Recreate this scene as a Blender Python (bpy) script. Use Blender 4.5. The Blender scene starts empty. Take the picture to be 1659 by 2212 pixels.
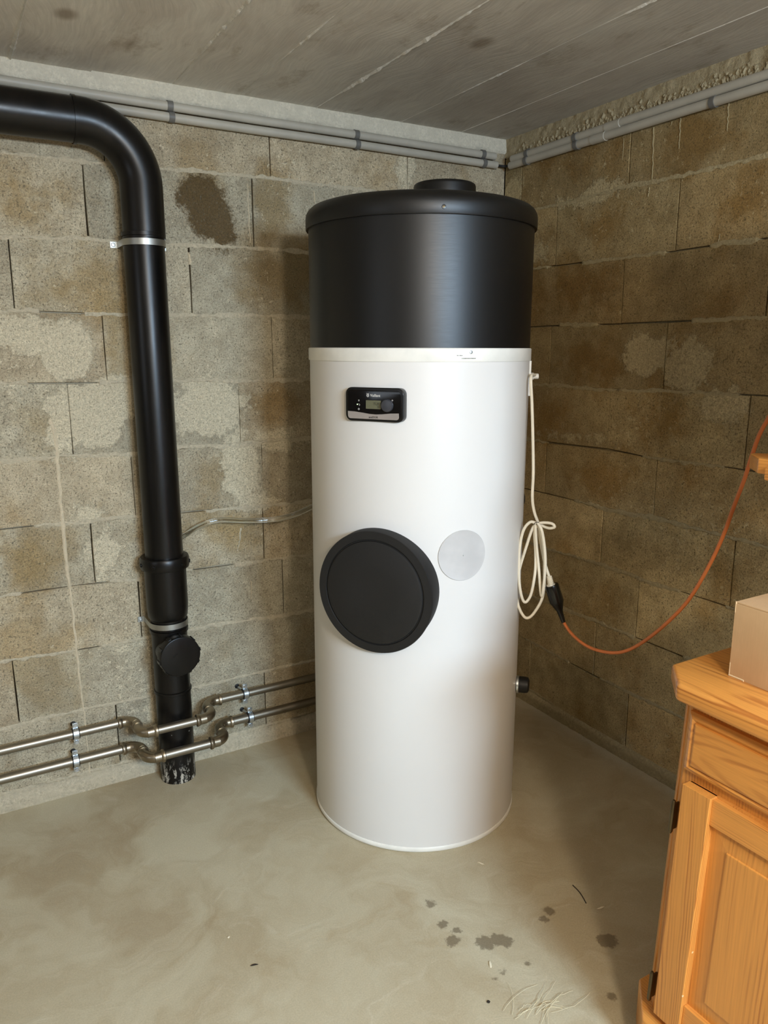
import bpy, bmesh, math, random
from mathutils import Vector, Matrix, noise
random.seed(7)
SC = bpy.context.scene
COL = SC.collection
# ------------------------------------------------------------------ camera
CX, CY, CZ = -1.8869, -2.3672, 1.3641
YAW, PIT, ROL, F = 0.524918, 0.211581, -0.0029965, 1652.86
W, H = 1659, 2212
cy_, sy_ = math.cos(YAW), math.sin(YAW)
FWD = Vector((sy_*math.cos(PIT), cy_*math.cos(PIT), -math.sin(PIT)))
RT = Vector((cy_, -sy_, 0)); UP0 = RT.cross(FWD)
R2 = RT*math.cos(ROL) + UP0*math.sin(ROL); U2 = -RT*math.sin(ROL) + UP0*math.cos(ROL)
CAM = Vector((CX, CY, CZ))
cd = bpy.data.cameras.new('camera'); co = bpy.data.objects.new('camera', cd); COL.objects.link(co)
cd.sensor_fit = 'VERTICAL'; cd.sensor_height = 24; cd.lens = F/H*24; cd.clip_start = .02
M = Matrix((R2, U2, -FWD)).transposed().to_4x4(); M.translation = CAM
co.matrix_world = M; SC.camera = co
# ------------------------------------------------------------------ light
w = bpy.data.worlds.new('world'); SC.world = w; w.use_nodes = True
w.node_tree.nodes['Background'].inputs[0].default_value = (.9, .85, .75, 1)
w.node_tree.nodes['Background'].inputs[1].default_value = .05
def lamp(name, kind, loc, power, color, size, rot=(0, 0, 0)):
    l = bpy.data.lights.new(name, kind); l.energy = power; l.color = color
    if kind == 'POINT': l.shadow_soft_size = size
    else:
        l.shape = 'RECTANGLE'; l.size, l.size_y = size
    o = bpy.data.objects.new(name, l); o.location = loc; o.rotation_euler = rot; COL.objects.link(o); return o
lamp('ceiling_bulb', 'POINT', (-1.64, -3.03, 1.79), 74, (1, .875, .72), .085)      # warm bulb hanging behind the camera
wl = lamp('window_daylight', 'AREA', (-1.05, -3.96, 1.68), 86, (.55, .77, 1), (.8, .5), (math.radians(54), 0, 0)); wl.data.spread = math.radians(135)  # small basement window in the back wall
lamp('side_fill_light', 'AREA', (-4.42, -1.9, 1.5), 7, (.78, .88, 1), (1.1, .7), (math.radians(75), 0, math.radians(-90)))  # cool fill added from the left, not a real window
SC.view_settings.view_transform = 'Standard'; SC.view_settings.look = 'None'
SC.view_settings.gamma = 1; SC.view_settings.use_curve_mapping = False
SC.view_settings.exposure = 0.0
CEIL = 2.0975
# ------------------------------------------------------------------ pixel -> point on a real plane
def ray(q): return (FWD + R2*((q[0]-W/2)/F) - U2*((q[1]-H/2)/F))
def at(q, ax, v=0.0):
    d = ray(q); return CAM + d*((v-CAM[ax])/d[ax])
def at_plane(q, p, n):
    d = ray(q); return CAM + d*((p-CAM).dot(n)/d.dot(n))
# ------------------------------------------------------------------ object helpers
def tag(o, label=None, cat=None, group=None, kind=None):
    if label: o['label'] = label
    if cat: o['category'] = cat
    if group: o['group'] = group
    if kind: o['kind'] = kind
    return o
def thing(name, label, cat, loc, group=None):
    o = bpy.data.objects.new(name, None); o.location = loc; o.empty_display_size = .05
    COL.objects.link(o); return tag(o, label, cat, group)
LOC = {}
def wloc(o):
    v = Vector(o.location)
    while o.parent: o = o.parent
    return v
def obj(name, me, mat, parent=None):
    o = bpy.data.objects.new(name, me); COL.objects.link(o)
    if mat and not me.materials: me.materials.append(mat)
    if parent:
        o.parent = parent
        r = parent
        while r.parent: r = r.parent
        # every object below a thing carries world coordinates; the root alone has a location
        if parent.parent is None: o.matrix_parent_inverse = Matrix.Translation(-Vector(parent.location))
    return o
def mesh(name, vs, fs, mat, parent=None, smooth=False, flat_angle=None):
    me = bpy.data.meshes.new(name); me.from_pydata([tuple(v) for v in vs], [], fs); me.update()
    if smooth:
        me.polygons.foreach_set('use_smooth', [True]*len(me.polygons))
        try: me.set_sharp_from_angle(angle=math.radians(flat_angle or 40))
        except Exception: pass
    return obj(name, me, mat, parent)
class MB:
    def __init__(s): s.v = []; s.f = []
    def add(s, vs, fs):
        b = len(s.v); s.v += [Vector(v) for v in vs]; s.f += [[i+b for i in f] for f in fs]
    def build(s, name, mat, parent=None, smooth=False, a=None): return mesh(name, s.v, s.f, mat, parent, smooth, a)
    def box(s, lo, hi, b=0.0, M=None):
        bm = bmesh.new(); bmesh.ops.create_cube(bm, size=1)
        lo, hi = Vector(lo), Vector(hi)
        for v in bm.verts: v.co = Vector([lo[i]+(v.co[i]+.5)*(hi[i]-lo[i]) for i in range(3)])
        if b: bmesh.ops.bevel(bm, geom=bm.edges[:]+bm.verts[:], offset=b, segments=2, profile=.6, affect='EDGES')
        s.bm(bm, M)
    def bm(s, bm, M=None):
        if M: bm.transform(M)
        bm.normal_update(); bm.verts.index_update()
        s.add([v.co.copy() for v in bm.verts], [[v.index for v in f.verts] for f in bm.faces]); bm.free()
    def lathe(s, prof, M=None, n=48, cap=True):
        vs = []; fs = []
        for r, z in prof:
            for k in range(n):
                a = 2*math.pi*k/n; vs.append(Vector((r*math.cos(a), r*math.sin(a), z)))
        for i in range(len(prof)-1):
            for k in range(n):
                k2 = (k+1) % n; fs.append([i*n+k, i*n+k2, (i+1)*n+k2, (i+1)*n+k])
        if cap:
            fs.append([k for k in range(n)][::-1]); m = (len(prof)-1)*n; fs.append([m+k for k in range(n)])
        if M: vs = [M @ v for v in vs]
        s.add(vs, fs)
    def tube(s, pts, r, n=12, cap=True):
        pts = [Vector(p) for p in pts]; N = len(pts)
        rr = r if isinstance(r, (list, tuple)) else [r]*N
        T = [(pts[min(i+1, N-1)]-pts[max(i-1, 0)]).normalized() for i in range(N)]
        u = T[0].orthogonal().normalized(); vs = []; fs = []
        for i in range(N):
            u = (u - T[i]*u.dot(T[i])).normalized(); v = T[i].cross(u)
            for k in range(n):
                a = 2*math.pi*k/n; vs.append(pts[i]+(u*math.cos(a)+v*math.sin(a))*rr[i])
        for i in range(N-1):
            for k in range(n):
                k2 = (k+1) % n; fs.append([i*n+k, i*n+k2, (i+1)*n+k2, (i+1)*n+k])
        if cap: fs.append([k for k in range(n)][::-1]); fs.append([(N-1)*n+k for k in range(n)])
        s.add(vs, fs)
    def prism(s, poly, z0, z1, b=0.0, M=None):     # poly: xy outline, ccw
        bm = bmesh.new(); lo = [bm.verts.new((x, y, z0)) for x, y in poly]; f = bm.faces.new(lo)
        r = bmesh.ops.extrude_face_region(bm, geom=[f])
        for v in r['geom']:
            if isinstance(v, bmesh.types.BMVert): v.co.z = z1
        bmesh.ops.recalc_face_normals(bm, faces=bm.faces[:])
        if b: bmesh.ops.bevel(bm, geom=[e for e in bm.edges if abs(e.verts[0].co.z-e.verts[1].co.z) < 1e-6 or True], offset=b, segments=3, profile=.5, affect='EDGES')
        s.bm(bm, M)
def spline(pts, n=8):
    P = [Vector(p) for p in pts]; P = [P[0]*2-P[1]] + P + [P[-1]*2-P[-2]]; out = []
    for i in range(1, len(P)-2):
        for k in range(n):
            t = k/n; a, b, c, d = P[i-1], P[i], P[i+1], P[i+2]
            out.append(.5*((2*b)+(c-a)*t+(2*a-5*b+4*c-d)*t*t+(3*b-a-3*c+d)*t**3))
    out.append(P[-2]); return out
def frame(p, z, x=None):      # matrix with local z along z
    z = Vector(z).normalized(); x = Vector(x) if x else z.orthogonal(); x = (x-z*x.dot(z)).normalized(); y = z.cross(x)
    m = Matrix((x, y, z)).transposed().to_4x4(); m.translation = Vector(p); return m
# ------------------------------------------------------------------ material helpers
class NT:
    def __init__(s, name):
        s.m = bpy.data.materials.new(name); s.m.use_nodes = True; s.t = s.m.node_tree; s.n = s.t.nodes; s.b = s.n['Principled BSDF']
    def node(s, typ, **kw):
        n = s.n.new(typ)
        for k, v in kw.items():
            if k.startswith('i_'): s.put(n.inputs[k[2:].replace('_', ' ')], v)
            else: setattr(n, k, v)
        return n
    def put(s, sock, v):
        if hasattr(v, 'is_output') or isinstance(v, bpy.types.NodeSocket): s.t.links.new(v, sock)
        else:
            if isinstance(v, (tuple, list)) and len(v) == 3 and sock.type == 'RGBA': v = tuple(v)+(1,)
            sock.default_value = v
    def math(s, op, a, b=None, c=None, clamp=False):
        n = s.n.new('ShaderNodeMath'); n.operation = op; n.use_clamp = clamp; s.put(n.inputs[0], a)
        if b is not None: s.put(n.inputs[1], b)
        if c is not None: s.put(n.inputs[2], c)
        return n.outputs[0]
    def vmath(s, op, a, b=None, c=None):
        n = s.n.new('ShaderNodeVectorMath'); n.operation = op; s.put(n.inputs[0], a)
        if b is not None: s.put(n.inputs[1], b)
        if c is not None: s.put(n.inputs[2], c)
        return n.outputs['Value'] if op == 'LENGTH' else n.outputs[0]
    def mix(s, f, a, b, mode='MIX'):
        n = s.n.new('ShaderNodeMix'); n.data_type = 'RGBA'; n.blend_type = mode
        s.put(n.inputs[0], f); s.put(n.inputs[6], a); s.put(n.inputs[7], b); return n.outputs[2]
    def ramp(s, f, stops):
        n = s.n.new('ShaderNodeValToRGB'); s.put(n.inputs[0], f); e = n.color_ramp.elements
        while len(e) > len(stops): e.remove(e[-1])
        while len(e) < len(stops): e.new(.5)
        for i, (p, c) in enumerate(stops):
            e[i].position = p; e[i].color = (c, c, c, 1) if isinstance(c, (int, float)) else tuple(c)+(1,)
        return n.outputs[0]
    def map(s, f, a, b, c=0.0, d=1.0):
        n = s.n.new('ShaderNodeMapRange'); n.interpolation_type = 'SMOOTHSTEP'
        s.put(n.inputs[0], f)
        for i, v in enumerate((a, b, c, d)): n.inputs[i+1].default_value = v
        return n.outputs[0]
    def noise(s, vec, sc, det=4, rough=.55, dist=0.0, col=False):
        n = s.n.new('ShaderNodeTexNoise'); s.put(n.inputs['Vector'], vec); n.inputs['Scale'].default_value = sc
        n.inputs['Detail'].default_value = det; n.inputs['Roughness'].default_value = rough; n.inputs['Distortion'].default_value = dist
        return n.outputs[1 if col else 0]
    def vor(s, vec, sc, feat='F1', rnd=1.0):
        n = s.n.new('ShaderNodeTexVoronoi'); n.feature = feat; s.put(n.inputs['Vector'], vec); n.inputs['Scale'].default_value = sc
        n.inputs['Randomness'].default_value = rnd; return n.outputs['Distance']
    def scale(s, vec, k):
        return s.vmath('MULTIPLY', vec, k)
    def pos(s): return s.n.new('ShaderNodeNewGeometry').outputs['Position']
    def objc(s): return s.n.new('ShaderNodeTexCoord').outputs['Object']
    def bump(s, h, st, d, nrm=None):
        n = s.n.new('ShaderNodeBump'); n.inputs['Strength'].default_value = st; n.inputs['Distance'].default_value = d
        s.put(n.inputs['Height'], h)
        if nrm: s.put(n.inputs['Normal'], nrm)
        return n.outputs[0]
    def blobs(s, p, L, soft=.012):
        """union of soft-edged ellipsoids [(centre, radii)] at their own place on the surface, returned as a signed distance"""
        out = None
        for c, r in L:
            inv = tuple(1/k for k in r); off = tuple(-c[i]*inv[i] for i in range(3)); rm = min(k for k in r if k < 5)
            l = s.vmath('LENGTH', s.vmath('MULTIPLY_ADD', p, inv, off)); d = s.math('MULTIPLY_ADD', l, rm, -rm)
            out = d if out is None else s.math('MINIMUM', out, d)
        return out
    def done(s, base=None, rough=None, nrm=None, **kw):
        if base is not None: s.put(s.b.inputs['Base Color'], base)
        if rough is not None: s.put(s.b.inputs['Roughness'], rough)
        if nrm is not None: s.put(s.b.inputs['Normal'], nrm)
        for k, v in kw.items(): s.put(s.b.inputs[k.replace('_', ' ')], v)
        return s.m
def srgb(r, g, b):
    f = lambda c: ((c/255+.055)/1.055)**2.4 if c > 10 else c/255/12.92
    return (f(r), f(g), f(b))
def simple(name, c, rough=.5, bump=0, bs=200, **kw):
    t = NT(name); o = t.objc(); n = t.noise(o, 14, 4)
    base = t.mix(t.map(n, .3, .7), tuple(k*.93 for k in c), tuple(min(1, k*1.05) for k in c))
    nr = t.bump(t.noise(o, bs, 3), bump, .001) if bump else None
    rg = t.math('MULTIPLY_ADD', n, .12, rough-.06)
    return t.done(base, rg, nr, **kw)
# ------------------------------------------------------------------ block wall materials
def ell(ax, q, rx, ry):
    """an ellipse given on the photo, moved to its real place and size on the wall (ax 1: left wall, ax 0: right wall, 2: floor)"""
    c = at(q, ax); a = at((q[0]+rx, q[1]), ax); b = at((q[0], q[1]+ry), ax)
    if ax == 1: return (tuple(c), (max(.004, abs(a.x-c.x)), 9, max(.004, abs(b.z-c.z))))
    if ax == 0: return (tuple(c), (9, max(.004, abs(a.y-c.y)), max(.004, abs(b.z-c.z))))
    r = max(.004, ((a-c).length+(b-c).length)/2); return (tuple(c), (r, r, 9))
LM = [ell(1, *e) for e in [((60, 722), 110, 45), ((150, 755), 60, 75), ((195, 895), 95, 75), ((255, 860), 60, 55), ((130, 940), 35, 60), ((450, 880), 90, 65),
      ((520, 1010), 45, 85), ((560, 1080), 40, 30), ((600, 950), 60, 25), ((225, 1200), 38, 55), ((190, 1110), 40, 25), ((420, 845), 45, 25), ((880, 370), 22, 60), ((345, 1530), 30, 55), ((320, 1390), 60, 12)]]
LS = [ell(1, *e) for e in [((205, 610), 65, 70), ((590, 600), 60, 70), ((240, 760), 30, 55), ((600, 440), 40, 80), ((600, 880), 40, 40), ((640, 560), 50, 60), ((80, 450), 60, 50), ((470, 1140), 90, 25), ((60, 1200), 70, 60)]]
LD = [ell(1, *e) for e in [((435, 425), 52, 48), ((455, 470), 48, 50), ((480, 500), 30, 32), ((480, 540), 20, 5)]]
RM = [ell(0, *e) for e in [((1300, 415), 48, 24), ((1250, 432), 40, 16), ((1345, 400), 28, 10), ((1395, 765), 60, 45), ((1480, 790), 60, 60), ((1560, 880), 60, 40), ((1235, 945), 60, 10), ((1110, 420), 20, 45), ((1350, 1615), 14, 40), ((1120, 550), 60, 20)]]
RS = [ell(0, *e) for e in [((1300, 490), 50, 60), ((1240, 350), 60, 45), ((1500, 300), 90, 50), ((1270, 790), 60, 40), ((1600, 440), 60, 60), ((1250, 620), 60, 60), ((1420, 890), 60, 50), ((1300, 1040), 60, 40), ((1470, 1030), 12, 22), ((1180, 900), 40, 50)]]
def block_mat(name, ca, cb, cs, cl, M_, S_, D_, damp):
    t = NT(name); p = t.pos()
    n1 = t.noise(p, 3.2, 5, .6); n2 = t.noise(p, 17, 5, .65); n3 = t.noise(p, 90, 4, .7); wob = t.noise(p, 22, 5, .7)
    oi = t.n.new('ShaderNodeObjectInfo')
    base = t.mix(t.map(n2, .3, .7), ca, cb)
    base = t.mix(t.math('MULTIPLY', t.map(n1, .5, .66), .55), base, cs)
    sd = t.math('MULTIPLY_ADD', t.noise(p, 8, 5, .65), .36, -.18)
    st = t.map(t.math('ADD', t.blobs(p, S_), sd), .05, -.06)
    base = t.mix(t.math('MULTIPLY', st, .7), base, cs)
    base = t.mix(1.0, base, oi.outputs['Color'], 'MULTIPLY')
    sm = t.math('ADD', t.blobs(p, M_), t.math('MULTIPLY_ADD', t.noise(p, 16, 6, .75), .16, -.08))
    mm = t.map(sm, .006, -.012)
    base = t.mix(1.0, base, t.ramp(t.noise(p, 7, 6, .7), [(.3, .82), (.7, 1.14)]), 'MULTIPLY'); fl = t.map(t.math('MULTIPLY_ADD', t.noise(p, 1.9, 2), .34, t.noise(p, 46, 6, .75)), .77, .84)          # whitish flecks of lime
    base = t.mix(t.math('MULTIPLY', fl, .75), base, cl)
    base = t.mix(t.math('MULTIPLY', mm, .8), base, t.mix(t.map(n3, .35, .65), cl, tuple(k*.78 for k in cl)))
    if D_:
        dm = t.map(t.math('ADD', t.blobs(p, D_), t.math('MULTIPLY_ADD', t.noise(p, 40, 6, .8), .09, -.045)), .010, -.010)
        base = t.mix(t.math('MULTIPLY', dm, .92), base, damp)
    # coarse pitted aggregate
    pit = t.map(t.noise(p, 150, 3, .8), .30, .44); pit2 = t.map(t.noise(p, 60, 3, .7), .24, .36)
    grit = t.noise(p, 230, 3, .8)
    base = t.mix(t.math('MULTIPLY', t.math('MULTIPLY_ADD', t.math('MULTIPLY', pit, pit2), -1, 1, True), t.math('MULTIPLY_ADD', mm, -.6, 1)), base, tuple(k*.55 for k in ca))
    base = t.mix(1.0, base, t.ramp(grit, [(.32, .66), (.68, 1.32)]), 'MULTIPLY')
    h = t.math('ADD', t.math('MULTIPLY', pit, .6), t.math('MULTIPLY', pit2, .8)); h = t.math('MULTIPLY_ADD', grit, .6, h)
    h = t.math('MULTIPLY_ADD', mm, .9, h); h = t.math('MULTIPLY_ADD', n2, .8, h)
    return t.done(base, .93, t.bump(h, .75, .0035), Specular_IOR_Level=.2)
MAT = {}
MAT['block_l'] = block_mat('concrete_block_grey', srgb(164, 152, 128), srgb(186, 175, 150), srgb(146, 122, 80), srgb(212, 200, 172), LM, LS, LD, srgb(84, 66, 38))
MAT['block_r'] = block_mat('concrete_block_brown', srgb(144, 124, 86), srgb(164, 144, 104), srgb(128, 98, 50), srgb(190, 172, 132), RM, RS, None, None)
def mortar_mat(name, c, d=.7):
    t = NT(name); p = t.pos(); n = t.noise(p, 120, 4, .8); n2 = t.noise(p, 26, 4, .6)
    b = t.mix(t.map(n, .3, .7), tuple(k*d for k in c), c); b = t.mix(t.map(n2, .35, .75), b, tuple(k*.8 for k in c))
    return t.done(b, .95, t.bump(t.math('MULTIPLY_ADD', n2, 1.2, n), .9, .004), Specular_IOR_Level=.2)
MAT['mortar_l'] = mortar_mat('mortar_grey', srgb(208, 195, 168), .6); MAT['mortar_r'] = mortar_mat('mortar_brown', srgb(186, 168, 128), .55)
MAT['back'] = mortar_mat('joint_backing', srgb(70, 60, 44)); MAT['lime'] = mortar_mat('lime_run', srgb(218, 202, 172), .85)
MAT['plaster'] = mortar_mat('rough_concrete', srgb(226, 218, 198), .75); MAT['plaster_r'] = mortar_mat('rough_concrete_brown', srgb(186, 170, 136), .6); MAT['fin'] = mortar_mat('mortar_fin', srgb(235, 230, 218), .8)
def floor_mat():
    t = NT('smooth_concrete_floor'); p = t.pos(); q = t.vmath('ADD', p, t.scale(t.noise(p, 1.6, 4, .6, col=True), (.9, .9, 0)))
    n1 = t.noise(q, 2.6, 6, .62); n2 = t.noise(t.scale(q, (1, 2.6, 1)), 6, 6, .7, .8); n3 = t.noise(p, 60, 5, .75); g = t.noise(p, 420, 2, .7)
    b = t.mix(t.map(n1, .35, .65), srgb(176, 161, 131), srgb(194, 184, 157))
    b = t.mix(t.math('MULTIPLY', t.map(n2, .54, .74), .28), b, srgb(214, 206, 184))
    b = t.mix(t.math('MULTIPLY', t.map(t.noise(q, 4.4, 5, .6), .55, .68), .35), b, srgb(162, 140, 104))
    b = t.mix(t.math('MULTIPLY', t.map(n3, .66, .74), .35), b, srgb(226, 220, 200))
    L = [ell(2, *e) for e in [((930, 1952), 9, 9), ((957, 1997), 14, 6), ((985, 2010), 9, 6), ((978, 2032), 14, 12), ((1048, 2036), 20, 14), ((1075, 2030), 24, 9), ((1095, 2034), 20, 6),
         ((1186, 1968), 10, 10), ((1312, 2032), 20, 17), ((1322, 2152), 9, 9), ((1176, 1985), 12, 4), ((1140, 2080), 8, 3), ((1087, 2100), 6, 5), ((1070, 2115), 4, 4)]]
    dm = t.map(t.math('ADD', t.blobs(p, L), t.math('MULTIPLY_ADD', t.noise(p, 60, 4, .7), .036, -.018)), .004, -.004)
    b = t.mix(t.math('MULTIPLY', dm, .62), b, srgb(82, 66, 42))
    L2 = [ell(2, *e) for e in [((150, 1830), 170, 60), ((300, 2000), 120, 60), ((120, 1950), 100, 50), ((320, 1680), 50, 25)]]
    b = t.mix(t.math('MULTIPLY', t.map(t.math('ADD', t.blobs(p, L2), t.math('MULTIPLY_ADD', n1, .5, -.25)), .08, -.14), .35), b, srgb(156, 136, 106))
    r = t.math('MULTIPLY_ADD', n2, .25, .46)
    h = t.math('MULTIPLY_ADD', n3, .5, t.math('MULTIPLY', g, .2)); h = t.math('MULTIPLY_ADD', n2, 1.5, h)
    b = t.mix(1.0, b, t.ramp(t.noise(p, 260, 3, .8), [(.3, .88), (.7, 1.1)]), 'MULTIPLY')
    return t.done(b, r, t.bump(h, .28, .003), Specular_IOR_Level=.3)
MAT['floor'] = floor_mat()
def ceil_mat():
    t = NT('board_marked_concrete'); p = t.pos(); oi = t.n.new('ShaderNodeObjectInfo')
    g = t.noise(t.scale(t.vmath('ADD', p, t.scale(t.noise(p, 2, 2, col=True), (.25, .25, 0))), (40, 2.5, 1)), 4, 4, .6)
    sl = t.noise(t.scale(p, (6, 2.2, 1)), 1.6, 5, .6, .5); n = t.noise(p, 130, 4, .7)
    b = t.mix(t.map(sl, .3, .7), srgb(204, 198, 188), srgb(222, 218, 208))
    b = t.mix(t.math('MULTIPLY', t.map(t.noise(t.scale(p, (3, 1.6, 1)), 2.3, 6, .75), .54, .70), .5), b, srgb(156, 142, 120))
    b = t.mix(.6, b, t.ramp(g, [(.25, .82), (.75, 1.16)]), 'MULTIPLY')
    k = [ell(2, (0, 0), 1, 1)][:0]
    c1 = at((1040, 94), 2, CEIL); c2 = at((142, 28), 2, CEIL); c3 = at((280, 98), 2, CEIL)
    d = t.blobs(p, [(tuple(c1), (.022, .035, 9)), (tuple(c2), (.022, .03, 9)), (tuple(c3), (.008, .03, 9))])
    b = t.mix(t.math('MULTIPLY', t.map(d, .012, -.012), .6), b, srgb(120, 98, 70))
    b = t.mix(1.0, b, oi.outputs['Color'], 'MULTIPLY')
    return t.done(b, .85, t.bump(t.math('MULTIPLY_ADD', n, .4, g), .35, .003), Specular_IOR_Level=.2)
MAT['ceil'] = ceil_mat()
MAT['plain'] = simple('painted_plaster', srgb(128, 120, 106), .9)
def wood(name, ax, c0=srgb(222, 152, 72), c1=srgb(162, 88, 32), cath=0, k=1.0):
    t = NT(name); o = t.pos(); oi = t.n.new('ShaderNodeObjectInfo')
    off = t.scale(oi.outputs['Color'], (0, 0, 0)) if False else None
    s = {'x': (.10, 1, 1), 'y': (1, .10, 1), 'z': (1, 1, .10)}[ax]
    r = t.math('MULTIPLY', oi.outputs['Random'], 3.7)
    cm = t.n.new('ShaderNodeCombineXYZ'); [t.put(cm.inputs[i_], r) for i_ in range(3)]
    q = t.vmath('ADD', t.scale(o, s), cm.outputs[0])
    i = 'xyz'.index(ax); wv = t.noise(t.scale(o, tuple(9 if v == 1 else 1.5 for v in s)), 1, 3, .5, col=True)
    w = t.vmath('MULTIPLY_ADD', wv, (.03, .03, .03), t.scale(o, tuple(1 if v == 1 else ((.09 if ax == 'y' else .10) if cath else .01) for v in s)))
    sep = t.n.new('ShaderNodeSeparateXYZ'); 
    if cath:   # flame grain: rings round a long axis that the board cuts at a slant
        c_ = {'y': (0, -1.95*.09, .692), 'z': (0, -1.80, .33*.10)}[ax]; w2 = t.vmath('ADD', w, tuple(-v for v in (-.78-.0, c_[1]-.0, c_[2]-.0)))
        d = t.vmath('LENGTH', w2); rings = t.math('SINE', t.math('MULTIPLY', d, 900.0))
    else:
        t.put(sep.inputs[0], w); d = t.math('ADD', t.math('ADD', sep.outputs[(i+1) % 3], t.math('MULTIPLY', sep.outputs[(i+2) % 3], .8)), r); rings = t.math('SINE', t.math('MULTIPLY', d, 1350.0*k))
    rg = t.map(rings, -.5, 1.0); rg = t.math('MULTIPLY', rg, t.map(t.noise(t.scale(o, tuple(40 if v == 1 else 2 for v in s)), 1, 3, .6), .3, .65))
    fib = t.noise(t.scale(o, tuple(300 if v == 1 else 8 for v in s)), 1, 3, .6)
    b = t.mix(t.math('MULTIPLY', t.math('POWER', rg, 1.8), .75), c0, c1)
    b = t.mix(t.math('MULTIPLY', t.map(t.noise(q, 3, 2), .4, .7), .35), b, tuple(c*.85 for c in c0))
    b = t.mix(.6, b, t.ramp(fib, [(.3, .85), (.7, 1.12)]), 'MULTIPLY')
    spk = t.map(t.vor(o, 13), .034, .026); b = t.mix(t.math('MULTIPLY', spk, .8), b, srgb(250, 226, 180))
    return t.done(b, .38, t.bump(t.math('MULTIPLY_ADD', rg, -.3, fib), .12, .001), Coat_Weight=.25, Coat_Roughness=.25)
MAT['pine_z'] = wood('varnished_pine_upright', 'z'); MAT['pine_y'] = wood('varnished_pine_lengthwise', 'y'); MAT['pine_x'] = wood('varnished_pine_crosswise', 'x')
MAT['pine_cath'] = wood('varnished_pine_flame_grain', 'y', cath=1); MAT['pine_zc'] = wood('varnished_pine_panel', 'z', cath=1)
def enamel():
    t = NT('white_enamel_sheet'); o = t.pos(); n = t.noise(o, 3, 3)
    return t.done(t.mix(n, srgb(220, 215, 209), srgb(226, 222, 216)), .42, t.bump(t.noise(o, 900, 2), .04, .0005), Specular_IOR_Level=.45)
MAT['enamel'] = enamel()
MAT['white_plastic'] = simple('white_plastic', srgb(236, 232, 222), .4)
MAT['cover_plastic'] = simple('frosted_white_plastic', srgb(198, 194, 190), .38)
def hood():
    t = NT('black_satin_sheet'); o = t.pos()
    br = t.noise(t.scale(o, (30, 30, 900)), 1, 3, .6)
    return t.done(srgb(11, 10, 9), t.math('MULTIPLY_ADD', br, .1, .37), t.bump(br, .05, .0006), Specular_IOR_Level=.5)
MAT['hood'] = hood()
MAT['foam'] = simple('black_moulded_foam', srgb(23, 21, 19), .62, .35, 420)
MAT['black_plastic'] = simple('black_plastic', srgb(14, 13, 13), .3)
MAT['gloss_black'] = simple('glossy_black_panel', srgb(8, 7, 8), .16)
MAT['lcd'] = simple('lcd_glass', srgb(104, 102, 78), .25)
MAT['lcd_ink'] = simple('lcd_ink', srgb(62, 62, 46), .4)
MAT['grey_bar'] = simple('grey_trim', srgb(150, 140, 132), .4)
MAT['print_grey'] = simple('printed_grey', srgb(200, 196, 190), .5); MAT['print_dark'] = simple('printed_dark', srgb(70, 62, 58), .5)
MAT['knob'] = simple('dark_knob', srgb(62, 62, 66), .35)
def pe():
    t = NT('black_drain_plastic'); o = t.pos(); n = t.noise(t.scale(o, (8, 8, 1.2)), 2, 5, .7); s = t.noise(o, 60, 5, .8)
    b = t.mix(t.map(n, .4, .7), srgb(10, 9, 8), srgb(20, 16, 13))
    b = t.mix(t.math('MULTIPLY', t.map(s, .70, .76), .25), b, srgb(120, 112, 100))
    low = t.math('MULTIPLY', t.map(t.n.new('ShaderNodeSeparateXYZ').outputs[2], 0, 1), 0) if False else None
    sep = t.n.new('ShaderNodeSeparateXYZ'); t.put(sep.inputs[0], o)
    mk = t.math('MULTIPLY', t.map(sep.outputs[2], .09, .02), t.map(t.noise(t.scale(o, (3, 3, 1)), 22, 5, .8), .53, .57))
    mk = t.math('MAXIMUM', mk, t.math('MULTIPLY', t.map(sep.outputs[2], .3, .1), t.map(t.noise(o, 40, 5, .8), .66, .7)))
    b = t.mix(t.math('MULTIPLY', mk, .85), b, srgb(196, 188, 172))
    return t.done(b, t.math('MULTIPLY_ADD', n, .22, .22), t.bump(s, .08, .001), Specular_IOR_Level=.34)
MAT['pe'] = pe()
MAT['pvc'] = simple('grey_conduit_plastic', srgb(176, 170, 156), .5); MAT['pvc_clip'] = simple('grey_clip_plastic', srgb(104, 102, 97), .5)
def steel(name, c, r):
    t = NT(name); o = t.pos(); n = t.noise(o, 35, 4, .6)
    return t.done(c, t.math('MULTIPLY_ADD', n, .14, r-.07), t.bump(t.noise(o, 300, 3), .05, .0005), Metallic=1.0)
MAT['steel'] = steel('stainless_steel', srgb(158, 150, 136), .40); MAT['fitting'] = steel('press_fitting_steel', srgb(160, 148, 128), .36)
MAT['zinc'] = steel('zinc_plated_steel', srgb(216, 222, 226), .33); MAT['galv'] = steel('galvanised_strap', srgb(178, 178, 172), .45)
MAT['darkmetal'] = steel('tarnished_hinge_metal', srgb(104, 92, 70), .4)
MAT['rubber'] = simple('black_rubber', srgb(16, 15, 15), .55)
MAT['white_cable'] = simple('cream_white_cable', srgb(238, 226, 202), .45); MAT['orange_cable'] = simple('orange_cable', srgb(196, 108, 52), .45)
MAT['socket'] = simple('glossy_black_rubber', srgb(12, 11, 10), .22)
def hosem():
    t = NT('clear_hose'); return t.done((.93, .95, .95), .06, None, Transmission_Weight=1.0, IOR=1.38)
MAT['hose'] = hosem()
def card():
    t = NT('cardboard'); o = t.pos(); n = t.noise(o, 7, 4, .6); f = t.noise(t.scale(o, (400, 400, 25)), 1, 3)
    b = t.mix(t.map(n, .3, .7), srgb(206, 172, 130), srgb(218, 184, 142)); b = t.mix(.3, b, t.ramp(f, [(.3, .9), (.7, 1.08)]), 'MULTIPLY')
    return t.done(b, .8, t.bump(n, .15, .004))
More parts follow.
